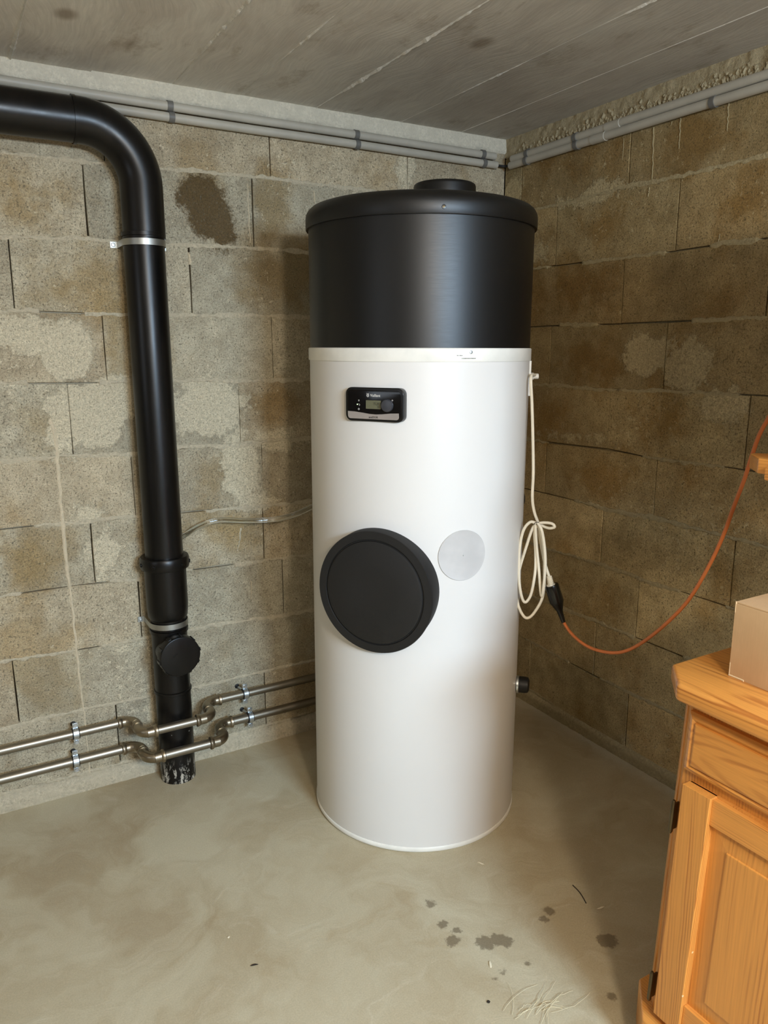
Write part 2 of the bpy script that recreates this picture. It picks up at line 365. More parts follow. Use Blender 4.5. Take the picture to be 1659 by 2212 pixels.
MAT['card'] = card(); MAT['card_edge'] = simple('worn_cardboard_edge', srgb(206, 176, 134), .9)
MAT['straw'] = simple('pale_fibre', srgb(222, 208, 172), .6); MAT['crumb'] = simple('dark_crumb', srgb(40, 32, 22), .9); MAT['chip'] = simple('pale_chip', srgb(226, 214, 186), .8)
def led():
    t = NT('green_led'); return t.done((.5, 1, .3), .4, None, Emission_Color=(.7, 1, .45, 1), Emission_Strength=3.0)
MAT['led'] = led()
MAT['dark'] = simple('dark_hole', srgb(10, 8, 6), .9)
# ================================================================== THE SETTING
mb = MB(); mb.box((-4.6, -4.8, -.12), (.3, .3, 0)); flo = tag(mb.build('floor', MAT['floor']), kind='structure')
# ---- joints measured on the two walls
LJ = [[(0, 329), (181, 348), (351, 364), (579, 384)], [(0, 511), (188, 516), (365, 527), (477, 532), (600, 539)], [(36, 673), (271, 679), (365, 680), (600, 683)],
      [(0, 829), (90, 829), (398, 823), (600, 820)], [(0, 995), (114, 986), (295, 980), (397, 967), (498, 960), (671, 944)], [(0, 1143), (127, 1130), (308, 1116), (397, 1107), (527, 1096), (671, 1084)],
      [(0, 1288), (152, 1265), (316, 1250), (409, 1231), (671, 1197)], [(0, 1430), (169, 1404), (325, 1377), (414, 1360), (671, 1318)], [(0, 1575), (177, 1533), (338, 1501), (418, 1486), (671, 1427)]]
RJ = [[(1160, 451), (1206, 442), (1358, 402), (1472, 380), (1659, 334)], [(1200, 574), (1344, 558), (1454, 543), (1575, 525), (1659, 514)], [(1147, 707), (1208, 703), (1342, 700), (1472, 694), (1659, 685)],
      [(1153, 829), (1307, 842), (1509, 847), (1659, 855)], [(1178, 956), (1312, 970), (1417, 992), (1527, 1003), (1659, 1022)], [(1193, 1069), (1303, 1097), (1410, 1119), (1582, 1163), (1659, 1183)],
      [(1186, 1187), (1296, 1218), (1380, 1249), (1575, 1312)], [(1142, 1286), (1285, 1341), (1373, 1378), (1483, 1422)], [(1116, 1370), (1281, 1458), (1472, 1550)], [(1150, 1492), (1271, 1572), (1455, 1679)]]
def course(pts, ax):
    P = sorted([((at(q, ax).x if ax == 1 else at(q, ax).y), at(q, ax).z) for q in pts])
    m = sum(z for _, z in P)/len(P); P = [(-9, m), (P[0][0]-.5, m)] + P + [(min(P[-1][0]+.5, -.001), m), (9, m)]; P.sort()
    def f(s):
        for (a, za), (b, zb) in zip(P, P[1:]):
            if a <= s <= b: return za+(zb-za)*(s-a)/max(b-a, 1e-6)
        return m
    return f
LF = [course(j, 1) for j in LJ] + [lambda s: .056]; RF = [course(j, 0) for j in RJ]
LF = [lambda s: 2.052] + LF; RF = [lambda s: 2.034] + RF
LP = [[-1.41, -.918, -.42], [-1.47, -.98, -.485], [-1.676, -1.187, -.69, -.2], [-1.45, -.93, -.44], [-1.56, -1.05, -.56, -.1], [-1.397, -.98, -.45], [-1.53, -.985, -.5], [-1.404, -.92, -.43], [-1.777, -1.28, -.79, -.3], [-1.5, -1.0, -.5]]
RP = [[-1.09, -.595, -.095], [-.787, -.285], [-1.09, -.598, -.11], [-.78, -.281], [-1.07, -.571, -.08], [-.777, -.28], [-1.067, -.57, -.07], [-.74, -.245], [-1.06, -.568, -.07], [-.73, -.24]]
def build_wall(name, ax, FN, PP, mat, far, tint):
    root = thing(name, None, None, (0, 0, 0)); root['kind'] = 'structure'
    T = (lambda s, d, z: (s, d, z)) if ax == 1 else (lambda s, d, z: (d, s, z))     # d: depth into the wall
    mb = MB(); mb.box(T(far, .016, -.1), T(.3 if ax == 1 else .016, .2, 2.3)); mb.build('backing', MAT['back'], root)
    for r in range(len(FN)-1):
        ps = sorted(PP[r]); s = ps[0]
        while s > far: s -= .4925; ps.insert(0, s)
        ps.append(0.0)
        for i, (a, b) in enumerate(zip(ps, ps[1:])):
            if b-a < .03: continue
            g = .0018 if (r not in (3, 4, 5) or ax == 0) else .0007; a2, b2 = a+g*random.uniform(.5, 1.2), b-g*random.uniform(.5, 1.2)
            if b == 0.0: b2 = -.0015
            J = lambda k: random.uniform(-k, k)
            top = [(b2, -1), (b2-(b-a)*.33, -1), (b2-(b-a)*.66, -1), (a2, -1)]; 
            ring = [(a2+J(.001), 0, a2), (a2+(b2-a2)*.35, 0, 0), (a2+(b2-a2)*.68, 0, 0), (b2+J(.001), 0, b2), (b2+J(.001), .5, b2), (b2+J(.001), 1, b2), (a2+(b2-a2)*.65, 1, 0), (a2+(b2-a2)*.3, 1, 0), (a2+J(.001), 1, a2), (a2+J(.001), .5, a2)]
            out = []
            for s_, v, _ in ring:
                zb = FN[r+1](s_)+.0022; zt = FN[r](s_)-.0018; out.append((s_, zb+(zt-zb)*v+J(.0012)))
            cs = sum(o[0] for o in out)/10; cz = sum(o[1] for o in out)/10; n = 10; dz = J(.0022)
            ins = [(s_+(.0013 if s_ < cs else -.0013), z_+(.0013 if z_ < cz else -.0013)) if True else 0 for s_, z_ in out]
            vs = [T(s_, .019, z_) for s_, z_ in out] + [T(s_, .0014, z_) for s_, z_ in out] + [T(s_, dz*.5, z_) for s_, z_ in ins]
            fs = []
            for k in range(n):
                k2 = (k+1) % n; fs += [[k, k2, n+k2, n+k], [n+k, n+k2, 2*n+k2, 2*n+k]]
            fs.append([2*n+k for k in range(n)])
            if ax == 0: fs = [f[::-1] for f in fs]
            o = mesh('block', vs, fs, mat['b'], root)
            c = tint*random.uniform(.86, 1.1)*(1 if ax == 1 else (1.0, 1.0, 1.0, 1.05, 1.12, 1.25, 1.4, 1.5, 1.5, 1.4)[r]); w_ = random.uniform(-.03, .04)  # lower right-wall courses lightened in their colour, standing in for fill light
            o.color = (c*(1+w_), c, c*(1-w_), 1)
    # bed joints: ragged mortar lines with open stretches, one strip per course
    for r in range(1, len(FN)):
        mb = MB(); s = far+.02; prev = None; seed = r*13.1+ax*50; vs = []; fs = []; last = False
        while s < -.004:
            nz = noise.noise(Vector((s*9, seed, 0))); n2 = noise.noise(Vector((s*46, seed, 3))); n3 = noise.noise(Vector((s*46, seed, 9)))
            wu = .006+.011*max(0, nz)+.007*n2; wd = .006+.012*max(0, noise.noise(Vector((s*7, seed, 5))))+.008*n3
            gap = noise.noise(Vector((s*3.1, seed, 20))) > .22
            z = FN[r](s); pr = -.0012-.0022*abs(n2); b = len(vs)
            if gap: pr = .0125; wu = .0045; wd = .006
            vs += [T(s, .012, z+wu), T(s, pr*.25+(.009 if gap else 0), z+wu*.8), T(s, pr, z+wu*.35), T(s, pr, z-wd*.4), T(s, pr*.25+(.009 if gap else 0), z-wd*.85), T(s, .012, z-wd)]
            if last:
                for k in range(5):
                    f = [b-6+k, b-6+k+1, b+k+1, b+k]; fs.append(f if ax == 0 else f[::-1])
            last = True; s += .008
        o = mesh('mortar_joint', vs, fs, mat['m'], root, True, 60); o['kind'] = 'stuff'
    return root, T
WL, TL = build_wall('wall_left', 1, LF, LP, {'b': MAT['block_l'], 'm': MAT['mortar_l']}, -4.5, 1.0)
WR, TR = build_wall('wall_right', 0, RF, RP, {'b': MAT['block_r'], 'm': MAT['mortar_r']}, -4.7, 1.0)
def band(name, T, root, s0, s1, zlo, zhi, depth, mat, seed, amp, flip, step=.014, nz=6, wob=.006):
    """rough cast band (mortar bed under the ceiling, fillet along the floor)"""
    vs = []; fs = []; n = int((s1-s0)/step)
    for i in range(n+1):
        s = s0+(s1-s0)*i/n
        lo = zlo+wob*noise.noise(Vector((s*14, seed, 1)))*2; hi = zhi
        for k in range(nz+1):
            v = k/nz; z = lo+(hi-lo)*v
            d = -depth*(min(1, v*5) if zlo > .5 else min(1, (1-v)*3))+amp*noise.noise(Vector((s*42, z*42, seed)))*1.0+amp*.7*noise.noise(Vector((s*110, z*110, seed)))
            if k == 0 and zlo > .5: d = .012
            if k == nz and zlo < .5: d = .012; z += wob*noise.noise(Vector((s*20, seed, 4)))*2
            vs.append(T(s, d, z))
    for i in range(n):
        for k in range(nz):
            a = i*(nz+1)+k; f = [a, a+nz+1, a+nz+2, a+1]; fs.append(f if not flip else f[::-1])
    o = mesh(name, vs, fs, mat, root, True, 80); o['kind'] = 'stuff'; return o
band('mortar_bed', TL, WL, -4.5, 0, 2.043, CEIL+.01, .006, MAT['plaster'], 3, .0035, False)
band('mortar_bed', TR, WR, -4.7, 0, 2.030, CEIL+.01, .004, MAT['plaster_r'], 8, .0045, True, .008, 10)
band('mortar_fillet', TL, WL, -4.5, -.02, -.005, .058, .014, MAT['mortar_l'], 5, .003, False)
band('mortar_fillet', TR, WR, -4.7, -.02, -.005, .052, .012, MAT['mortar_r'], 9, .003, True)
# lime runs and smears
def run(T, root, ax, pts, wpx, seed, flip=False, dep=.0022, mat='lime'):
    P = [at(q, ax) for q in pts]; P = spline(P, 9); vs = []; fs = []
    for i, p in enumerate(P):
        s = p.x if ax == 1 else p.y; wd = wpx[0]+(wpx[1]-wpx[0])*i/(len(P)-1); wd *= 1+.8*noise.noise(Vector((i*1.3, seed, 0)))
        s += .003*noise.noise(Vector((i*.45, seed, 7)))
        b = len(vs); vs += [T(s-wd, .004, p.z), T(s-wd*.4, -dep, p.z), T(s+wd*.4, -dep, p.z), T(s+wd, .004, p.z)]
        if i:
            for k in range(3):
                f = [b-4+k, b+k, b+k+1, b-3+k]; fs.append(f if not flip else f[::-1])
    return mesh('mortar_drip', vs, fs, MAT[mat], root, True, 70)
run(TL, WL, 1, [(108, 905), (120, 950), (127, 1030), (135, 1125), (146, 1235), (155, 1300), (165, 1400), (176, 1500), (184, 1560), (196, 1690)], (.0095, .0035), 1)
run(TL, WL, 1, [(535, 398), (536, 440), (540, 525)], (.002, .003), 2)
run(TL, WL, 1, [(678, 412), (680, 440)], (.004, .002), 3)
run(TL, WL, 1, [(408, 545), (411, 560), (412, 572)], (.003, .007), 3.3)
run(TL, WL, 1, [(520, 1140), (518, 1165), (512, 1190)], (.006, .003), 9.3, mat='mortar_l')
run(TL, WL, 1, [(543, 1255), (543, 1270), (542, 1295)], (.002, .002), 9.9)
for k, (x, y0, y1, wd) in enumerate([(1412, 275, 392, .0045), (1470, 255, 322, .0035), (1574, 222, 284, .004), (1348, 298, 345, .003), (1452, 262, 272, .002), (1403, 405, 425, .002), (1555, 505, 522, .0015)]):
    run(TR, WR, 0, [(x, y0), (x-1, (y0+y1)/2), (x-3, y1)], (wd*.8, .001), 20+k, True, mat='mortar_r')
# crumbly lumps of concrete above the right-hand conduits
mb = MB(); random.seed(11)
for k in range(420):
    s = -.05-random.random()**.8*1.25; z = 2.038+abs(random.gauss(0, .012)); r = random.uniform(.002, .0075)
    bm = bmesh.new(); bmesh.ops.create_icosphere(bm, subdivisions=1, radius=r)
    for v in bm.verts: v.co *= random.uniform(.6, 1.3); v.co.z *= 1.4
    mb.bm(bm, Matrix.Translation((-.004, s, z)))
mb.build('crumbly_concrete', MAT['plaster_r'], WR)['kind'] = 'stuff'
# ---- ceiling: board-marked strips with ragged fins on the seams
CE = thing('ceiling', None, None, (0, 0, CEIL)); CE['kind'] = 'structure'
mb = MB(); mb.box((-4.6, -4.8, CEIL+.006), (.25, .25, CEIL+.2)); mb.build('slab', MAT['ceil'], CE)
seams = [.02, -.205, -.45, -.76, -1.015, -1.21, -1.43, -1.628, -1.86, -2.1, -2.33, -2.6, -2.85, -3.1, -3.35, -3.6, -3.9, -4.2, -4.55]
random.seed(5)
for i, (a, b) in enumerate(zip(seams, seams[1:])):
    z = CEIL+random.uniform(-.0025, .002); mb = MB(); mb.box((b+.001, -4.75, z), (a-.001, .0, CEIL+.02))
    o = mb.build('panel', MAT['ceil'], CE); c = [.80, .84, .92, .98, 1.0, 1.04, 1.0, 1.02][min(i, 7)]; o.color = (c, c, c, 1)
    vs = []; fs = []; y = -4.7; last = False; st = [.2, .5, 1, .75, 1, .5, .6, .4][i % 8]
    while y < 0:
        nn = noise.noise(Vector((y*5, i*7.3, 0))); n2 = noise.noise(Vector((y*60, i*7.3, 2))); h = max(.0008, (.005+.006*nn+.006*n2)*st); wd = max(.0012, (.0030+.003*n2)*(.6+.6*st))
        kf = min(1.3, max(.12, .5+1.6*noise.noise(Vector((y*3.3, i*3.1, 9))))); h *= kf; wd *= kf; x = b+.004*noise.noise(Vector((y*2.5, i, 5)))*.5; bb = len(vs); vs += [(x-wd*1.6, y, z+.002), (x, y, z-h), (x+wd*1.6, y, z+.002)]
        if last: fs += [[bb-3, bb-2, bb+1, bb], [bb-2, bb-1, bb+2, bb+1]]
        last = True; y += .009
    o = mesh('seam_ridge', vs, fs, MAT['fin'], CE, True, 60); o['kind'] = 'stuff'
# ---- the two walls behind the camera
mb = MB(); mb.box((-4.6, -4.9, -.1), (.3, -4.05, 2.3)); tag(mb.build('wall_back', MAT['plain']), kind='structure')
mb = MB(); mb.box((-4.7, -4.8, -.1), (-4.5, .3, 2.3)); tag(mb.build('wall_side', MAT['plain']), kind='structure')
# ================================================================== WATER HEATER
AX = Vector((-.7183, -.5322, 0)); R = .3033
def cyl(az, r, z): a = math.radians(az); return Vector((AX.x+r*math.cos(a), AX.y+r*math.sin(a), z))
TZ = Matrix.Translation(AX)
HT = thing('water_heater', 'tall white cylindrical heat-pump water heater with black upper hood, standing in the corner', 'water heater', AX)
def lt(name, prof, mat, parent, n=128, M=TZ, a=35):
    mb = MB(); mb.lathe(prof, M, n); return mb.build(name, mat, parent, True, a)
lt('base_ring', [(R-.01, .0), (R+.0005, .001), (R+.0022, .004), (R+.0022, .0125), (R+.0008, .0145), (R-.01, .0150)], MAT['white_plastic'], HT)
lt('casing', [(R-.012, .012), (R-.0005, .0145), (R, .018), (R, 1.333), (R-.01, 1.334)], MAT['enamel'], HT)
lt('collar', [(R-.01, 1.3300), (R+.002, 1.3302), (R+.0032, 1.332), (R+.0032, 1.361), (R+.001, 1.3632), (R-.02, 1.364)], MAT['white_plastic'], HT)
lt('hood', [(R-.02, 1.362), (R-.0015, 1.3625), (R-.0015, 1.672), (R-.02, 1.673)], MAT['hood'], HT)
lt('lid', [(R-.004, 1.666), (R+.0045, 1.6665), (R+.0055, 1.6685), (R+.0055, 1.693), (R+.004, 1.703), (R-.001, 1.712), (R-.010, 1.7195), (R-.022, 1.7235), (R-.04, 1.725), (.05, 1.727), (.005, 1.727)], MAT['hood'], HT, a=60)
cc = AX + Vector((math.cos(.567)*.062, -math.sin(.567)*.062, 0))
lt('air_outlet', [(.083, 1.72), (.083, 1.779), (.0815, 1.7845), (.078, 1.787), (.070, 1.7875), (.068, 1.785), (.067, 1.74), (.02, 1.735)], MAT['hood'], HT, 64, Matrix.Translation(cc), 50)
lt('grille', [(.067, 1.744), (.067, 1.748), (.002, 1.748)], MAT['black_plastic'], HT, 32, Matrix.Translation(cc))
def screw(az, z, r, rad, parent, mat='zinc', nm='screw'):
    n = Vector((math.cos(math.radians(az)), math.sin(math.radians(az)), 0)); mb = MB()
    mb.lathe([(rad*1.0, -.001), (rad*1.0, .0006), (rad*.86, .0016), (rad*.34, .0019), (rad*.3, .0009), (.0002, .0009)], frame(cyl(az, r, z), n), 20)
    return mb.build(nm, MAT[mat], parent, True, 30)
s_ = screw(-112.9, 1.681, R+.0055, .0052, HT, 'black_plastic'); screw(-112.9, 1.681, R+.0064, .0030, s_, 'darkmetal')
screw(-98.6, 1.3535, R+.0032, .0042, HT)
# rating sticker: two printed lines and a blank square where the code was
st = MB(); vs = []; fs = []
for i in range(9):
    a = -105.8+(-92.9+105.8)*i/8
    vs += [cyl(a, R+.0038, 1.3352), cyl(a, R+.0038, 1.3482)]
    if i: b = len(vs)-4; fs.append([b, b+2, b+3, b+1])
stk = mesh('rating_sticker', vs, fs, simple('sticker_paper', srgb(250, 246, 232), .5), HT, True)
def text(s, size, M, mat, parent, name, ext=.0002, bold=False):
    c = bpy.data.curves.new(name, 'FONT'); c.body = s; c.size = size; c.align_x = 'CENTER'; c.align_y = 'CENTER'; c.extrude = ext; c.resolution_u = 3
    if bold: c.offset = size*.02
    o = bpy.data.objects.new(name+'_tmp', c); COL.objects.link(o); bpy.context.view_layer.update()
    me = bpy.data.meshes.new_from_object(o.evaluated_get(bpy.context.evaluated_depsgraph_get())); COL.objects.unlink(o); bpy.data.objects.remove(o)
    me.transform(M); me.name = name; me.materials.clear(); return obj(name, me, MAT[mat], parent)
def surf(az, z, lift): 
    n = Vector((math.cos(math.radians(az)), math.sin(math.radians(az)), 0)); x = Vector((0, 0, 1)).cross(n); return frame(cyl(az, R+lift, z), n, x)
text('Ser.-Num.:', .0038, surf(-104.1, 1.3455, .0040), 'print_dark', stk, 'lettering', bold=True)
text('21222800100203470001N7', .0034, surf(-99.8, 1.3385, .0040), 'print_dark', stk, 'lettering', bold=True)
# front panel (flat plate set into the casing)
NA = -145.8; pn = Vector((math.cos(math.radians(NA)), math.sin(math.radians(NA)), 0)); px = Vector((0, 0, 1)).cross(pn); pz = Vector((0, 0, 1))
def pl(q, lift=.006):       # pixel -> (u, v) on the plate plane
    X = at_plane(q, AX+pn*(R+lift), pn) - AX; return X.dot(px), X.z
def PM(lift): m = Matrix((px, pz, pn)).transposed().to_4x4(); m.translation = AX+pn*(R+lift); return m
A0 = pl((740.5, 836)); A1 = pl((865.5, 914)); u0, u1, v1, v0 = A0[0], A1[0], (A0[1]+pl((865, 840))[1])/2, (A1[1]+pl((741, 909))[1])/2
def rrect(u0, u1, v0, v1, r, n=6):
    out = []
    for cx_, cy2, a0 in ((u1-r, v0+r, -90), (u1-r, v1-r, 0), (u0+r, v1-r, 90), (u0+r, v0+r, 180)):
        for k in range(n+1):
            a = math.radians(a0+90*k/n); out.append((cx_+r*math.cos(a), cy2+r*math.sin(a)))
    return out
mb = MB(); mb.prism(rrect(u0, u1, v0, v1, .016), -.014, .007, .002, PM(0)); CP = mb.build('control_panel', MAT['black_plastic'], HT, True, 30)
mb = MB(); mb.prism(rrect(u0+.006, u1-.007, v0+.006, v1-.006, .010), .0, .0078, .0004, PM(0)); mb.build('fascia', MAT['gloss_black'], CP, True, 30)
def quad(name, q0, q1, mat, lo, hi, r=.001):
    a, b = pl(q0), pl(q1); mb = MB(); mb.prism(rrect(min(a[0], b[0]), max(a[0], b[0]), min(a[1], b[1]), max(a[1], b[1]), r, 3), lo, hi, 0, PM(0)); return mb.build(name, mat, CP)
lcd = quad('display', (785, 865), (817.4, 884.5), MAT['lcd'], .004, .0083)
def tpl(s, q, size, mat, nm, bold=False, lift=.0081): u, v = pl(q); m = PM(lift) @ Matrix.Translation((u, v, 0)); return text(s, size, m, mat, CP, nm, .00015, bold)
tpl('Vaillant', (805, 855.2), .0092, 'print_grey', 'lettering', True)
tpl('TUR3', (809.5, 873.5), .009, 'lcd_ink', 'display_text', True, .0085); tpl('50', (812.5, 880), .0075, 'lcd_ink', 'display_text', True, .0085)
tpl('aroSTOR', (801.5, 902), .0065, 'print_dark', 'lettering', True, .0088)
tpl('-', (824, 865.5), .010, 'print_grey', 'symbol'); tpl('+', (842, 866), .010, 'print_grey', 'symbol')
# emblem: an oval ring with two small ears
u, v = pl((789, 854.6)); mb = MB()
mb.tube([PM(.0082) @ Vector((u+.0026*math.cos(a*math.pi/12), v+.0036*math.sin(a*math.pi/12), 0)) for a in range(25)], .0008, 6)
mb.tube([PM(.0082) @ Vector((u-.0030, v+.0052, 0)), PM(.0082) @ Vector((u-.0014, v+.0036, 0))], .0005, 6); mb.tube([PM(.0082) @ Vector((u+.0030, v+.0052, 0)), PM(.0082) @ Vector((u+.0014, v+.0036, 0))], .0005, 6)
mb.tube([PM(.0082) @ Vector((u-.0003, v+.0016, 0)), PM(.0082) @ Vector((u-.0003, v-.0012, 0))], .0006, 6); mb.build('emblem', MAT['print_grey'], CP)
u, v = pl((831.7, 876.7)); mb = MB(); mb.lathe([(.0152, .004), (.0152, .013), (.0142, .0155), (.0125, .0162), (.0002, .0164)], PM(0) @ Matrix.Translation((u, v, 0)), 40); mb.build('knob', MAT['knob'], CP, True, 40)
u, v = pl((766.7, 874)); mb = MB(); mb.lathe([(.0014, .006), (.0013, .0086), (.0002, .0089)], PM(0) @ Matrix.Translation((u, v, 0)), 12); mb.build('status_light', MAT['led'], CP)
for (qx, qy, kind) in ((769.8, 865.6, 'menu'), (770.3, 875, 'back'), (769.8, 884.2, 'power')):
    u, v = pl((qx, qy)); mb = MB(); W_ = lambda x, y: PM(.0082) @ Vector((u+x, v+y, 0))
    if kind == 'menu':
        for k in (-1, 0, 1): mb.tube([W_(-.0016, k*.0014), W_(.0016, k*.0014)], .00045, 6)
    else:
        a0, a1 = (-100, 110) if kind == 'back' else (120, 420)
        mb.tube([W_(.002*math.cos(math.radians(a0+(a1-a0)*k/12)), .002*math.sin(math.radians(a0+(a1-a0)*k/12))) for k in range(13)], .00045, 6)
        if kind == 'power': mb.tube([W_(0, .0026), W_(0, .0006)], .00045, 6)
        else: mb.tube([W_(-.0004, .0019), W_(-.0020, .0019)], .00045, 6)
    mb.build('symbol', MAT['print_grey'], CP)
bar = []
for q in ((746.5, 888.4), (760, 889.3), (778, 892), (792, 894.6), (806, 895.8), (820, 895.4), (838, 893.8), (856, 893.6)): bar.append(pl(q))
bb = pl((856.5, 908.6)); bl = pl((747, 903.5)); vb = (bb[1]+bl[1])/2
bar = bar + [(bb[0], vb+.006), (bb[0]-.002, vb+.002), (bb[0]-.006, vb), (bl[0]+.006, vb), (bl[0]+.002, vb+.002), (bl[0], vb+.006)]
mb = MB(); mb.prism(bar[::-1], .004, .0085, 0, PM(0)); mb.build('trim_bar', MAT['grey_bar'], CP)
# large black moulded cover: flat round face, skirt that follows the casing
NB = -146.2; bn = Vector((math.cos(math.radians(NB)), math.sin(math.radians(NB)), 0)); bx = Vector((0, 0, 1)).cross(bn)
FL_ = .026
cq = at_plane((803.5, 1281.5), AX+bn*(R+FL_), bn)-AX; cu, cz = cq.dot(bx), cq.z
tq = at_plane((803, 1150), AX+bn*(R+FL_), bn)-AX; dq = at_plane((803, 1413), AX+bn*(R+FL_), bn)-AX; RF_ = (tq.z-dq.z)/2
print('cover', cu, cz, RF_)
vs = []; fs = []; n = 96
def BP(rr, a, d): return AX+bx*(cu+rr*math.cos(a))+Vector((0, 0, cz+rr*math.sin(a)))+bn*d
prof = [('s', 1.012), ('s2', 1.010), (.994, FL_-.003), (.985, FL_), (.862, FL_+.0005), (.852, FL_-.0035), (.838, FL_-.0035), (.828, FL_+.0015), (.80, FL_+.003), (.4, FL_+.0045), (.01, FL_+.005)]
for rr, d in prof:
    for k in range(n):
        a = 2*math.pi*k/n
        if rr in ('s', 's2'):
            r_ = RF_*d; uu = cu+r_*math.cos(a)*(.90 if math.cos(a) > 0 else .97); dep = math.sqrt(max(R*R-uu*uu, 0))-.003 + (0 if rr == 's' else .006); vs.append(AX+bx*uu+Vector((0, 0, cz+r_*math.sin(a)))+bn*dep)
        else: vs.append(BP(RF_*rr, a, R+d))
for i in range(len(prof)-1):
    for k in range(n):
        k2 = (k+1) % n; fs.append([i*n+k, i*n+k2, (i+1)*n+k2, (i+1)*n+k])
fs.append([(len(prof)-1)*n+k for k in range(n)])
mesh('round_cover', vs, fs, MAT['foam'], HT, True, 50)
# small white round cap, curved with the casing
vs = []; fs = []; az0 = -100.0; z0 = at_plane((996, 1199), cyl(az0, R, 0), Vector((math.cos(math.radians(az0)), math.sin(math.radians(az0)), 0))).z; rc = .0665
print('cap z', z0)
for rr, d in ((1.0, -.001), (1.0, .0022), (.985, .0030), (.955, .0024), (.6, .0024), (.02, .0024)):
    for k in range(64):
        a = 2*math.pi*k/64; ang = az0+math.degrees(rc*rr*math.cos(a)/R); vs.append(cyl(ang, R+d, z0+rc*rr*math.sin(a)))
for i in range(5):
    for k in range(64):
        k2 = (k+1) % 64; fs.append([i*64+k, i*64+k2, (i+1)*64+k2, (i+1)*64+k])
mesh('blanking_cap', vs, fs, MAT['cover_plastic'], HT, True, 40)
# cable entry plate on the right-hand side
GA = -37.5; gn = Vector((math.cos(math.radians(GA)), math.sin(math.radians(GA)), 0)); gx = Vector((0, 0, 1)).cross(gn)
GM = Matrix((gx, Vector((0, 0, 1)), gn)).transposed().to_4x4(); GM.translation = cyl(GA, R, 1.283)
mb = MB(); mb.box((-.03, -.047, -.012), (.03, .047, .0035), .001, GM); gp = mb.build('cable_entry_plate', MAT['white_plastic'], HT)
mb = MB(); mb.lathe([(.0095, 0), (.0095, .012), (.0075, .013), (.0075, .024), (.006, .026), (.001, .026)], GM @ Matrix.Translation((0, .005, 0)), 16); mb.build('cable_gland', MAT['white_plastic'], gp, True, 30)
# black capped pipe connection low on the right, another higher up
for (ga, gz, L_, rr) in ((-43, .392, .042, .024), (-22, .93, .02, .02)):
    n_ = Vector((math.cos(math.radians(ga)), math.sin(math.radians(ga)), 0)); mb = MB()
    mb.lathe([(rr*.7, -.02), (rr*.7, .0), (rr, .004), (rr, L_*.7), (rr*.93, L_*.9), (rr*.6, L_), (.001, L_)], frame(cyl(ga, R-.004, gz), n_), 28); c_ = mb.build('pipe_connection', MAT['rubber'], HT, True, 40)
    if L_ > .03:
        mb = MB(); mb.lathe([(rr*1.08, .0), (rr*1.08, .006), (rr*1.0, .007)], frame(cyl(ga, R+.001, gz), n_), 28); mb.build('metal_collar', MAT['zinc'], c_, True, 40)
# the heater leans a hair to the right
ax_ = Vector((sy_, cy_, 0)); HT.rotation_mode = 'AXIS_ANGLE'; HT.rotation_axis_angle = (math.radians(.33), *ax_)
# ================================================================== BLACK DRAIN PIPE
PX, PY, PR = -1.335, -.07, .0565
DP = thing('drain_pipe', 'thick black plastic drain pipe bending down the left wall to the floor', 'pipe', (PX, PY, 0))
def vt(name, prof, mat, par, n=48, x=PX, y=PY): return lt(name, prof, mat, par, n, Matrix.Translation((x, y, 0)), 40)
vt('lower_pipe', [(PR-.002, -.005), (PR-.002, .55), (.02, .551)], MAT['pe'], DP)
vt('pipe_joint', [(PR-.002, .300), (PR+.0015, .302), (PR+.0015, .309), (PR-.002, .311)], MAT['pe'], DP)
vt('pipe_joint', [(PR-.002, .500), (PR+.002, .502), (PR+.002, .512), (PR-.002, .514)], MAT['pe'], DP)
vt('socket', [(PR-.002, .545), (PR+.003, .553), (PR+.005, .575), (PR+.006, .59), (PR+.006, .70), (PR+.006, .705), (PR+.015, .708), (PR+.017, .714), (PR+.017, .738), (PR+.014, .744), (PR+.002, .745)], MAT['pe'], DP)
for a in (-130, -60, -20, -175):
    v = Vector((math.cos(math.radians(a)), math.sin(math.radians(a)), 0)); mb = MB(); mb.lathe([(.006, -.003), (.006, .003), (.004, .004), (.0003, .004)], frame(Vector((PX, PY, .724))+v*(PR+.016), v), 14); mb.build('lug', MAT['pe'], DP, True, 30)
vt('upper_pipe', [(PR, .70), (PR, 1.668), (.02, 1.669)], MAT['pe'], DP)
zt = 1.953; br = .150        # bend radius
pts = [Vector((PX+.003, PY, 1.665)), Vector((PX+.003, PY, 1.72))]
for k in range(0, 19):
    a = math.pi/2*k/18; pts.append(Vector((PX+.003-br+br*math.cos(a), PY, zt-br+br*math.sin(a))))
pts.append(Vector((PX-br-.012, PY, zt)))
mb = MB(); mb.tube(pts, PR+.0015, 48); mb.build('elbow', MAT['pe'], DP, True, 50)
vt('elbow_rim', [(PR, 1.668), (PR+.0035, 1.669), (PR+.0035, 1.679), (PR, 1.680)], MAT['pe'], DP)
mb = MB(); mb.tube([Vector((PX-br-.010, PY, zt)), Vector((-4.5, PY, zt+.004))], PR, 48); mb.build('horizontal_pipe', MAT['pe'], DP, True, 50)
mb = MB(); mb.tube([Vector((PX-br-.016, PY, zt)), Vector((PX-br-.008, PY, zt))], PR+.0035, 48); mb.build('pipe_joint', MAT['pe'], DP, True, 50)
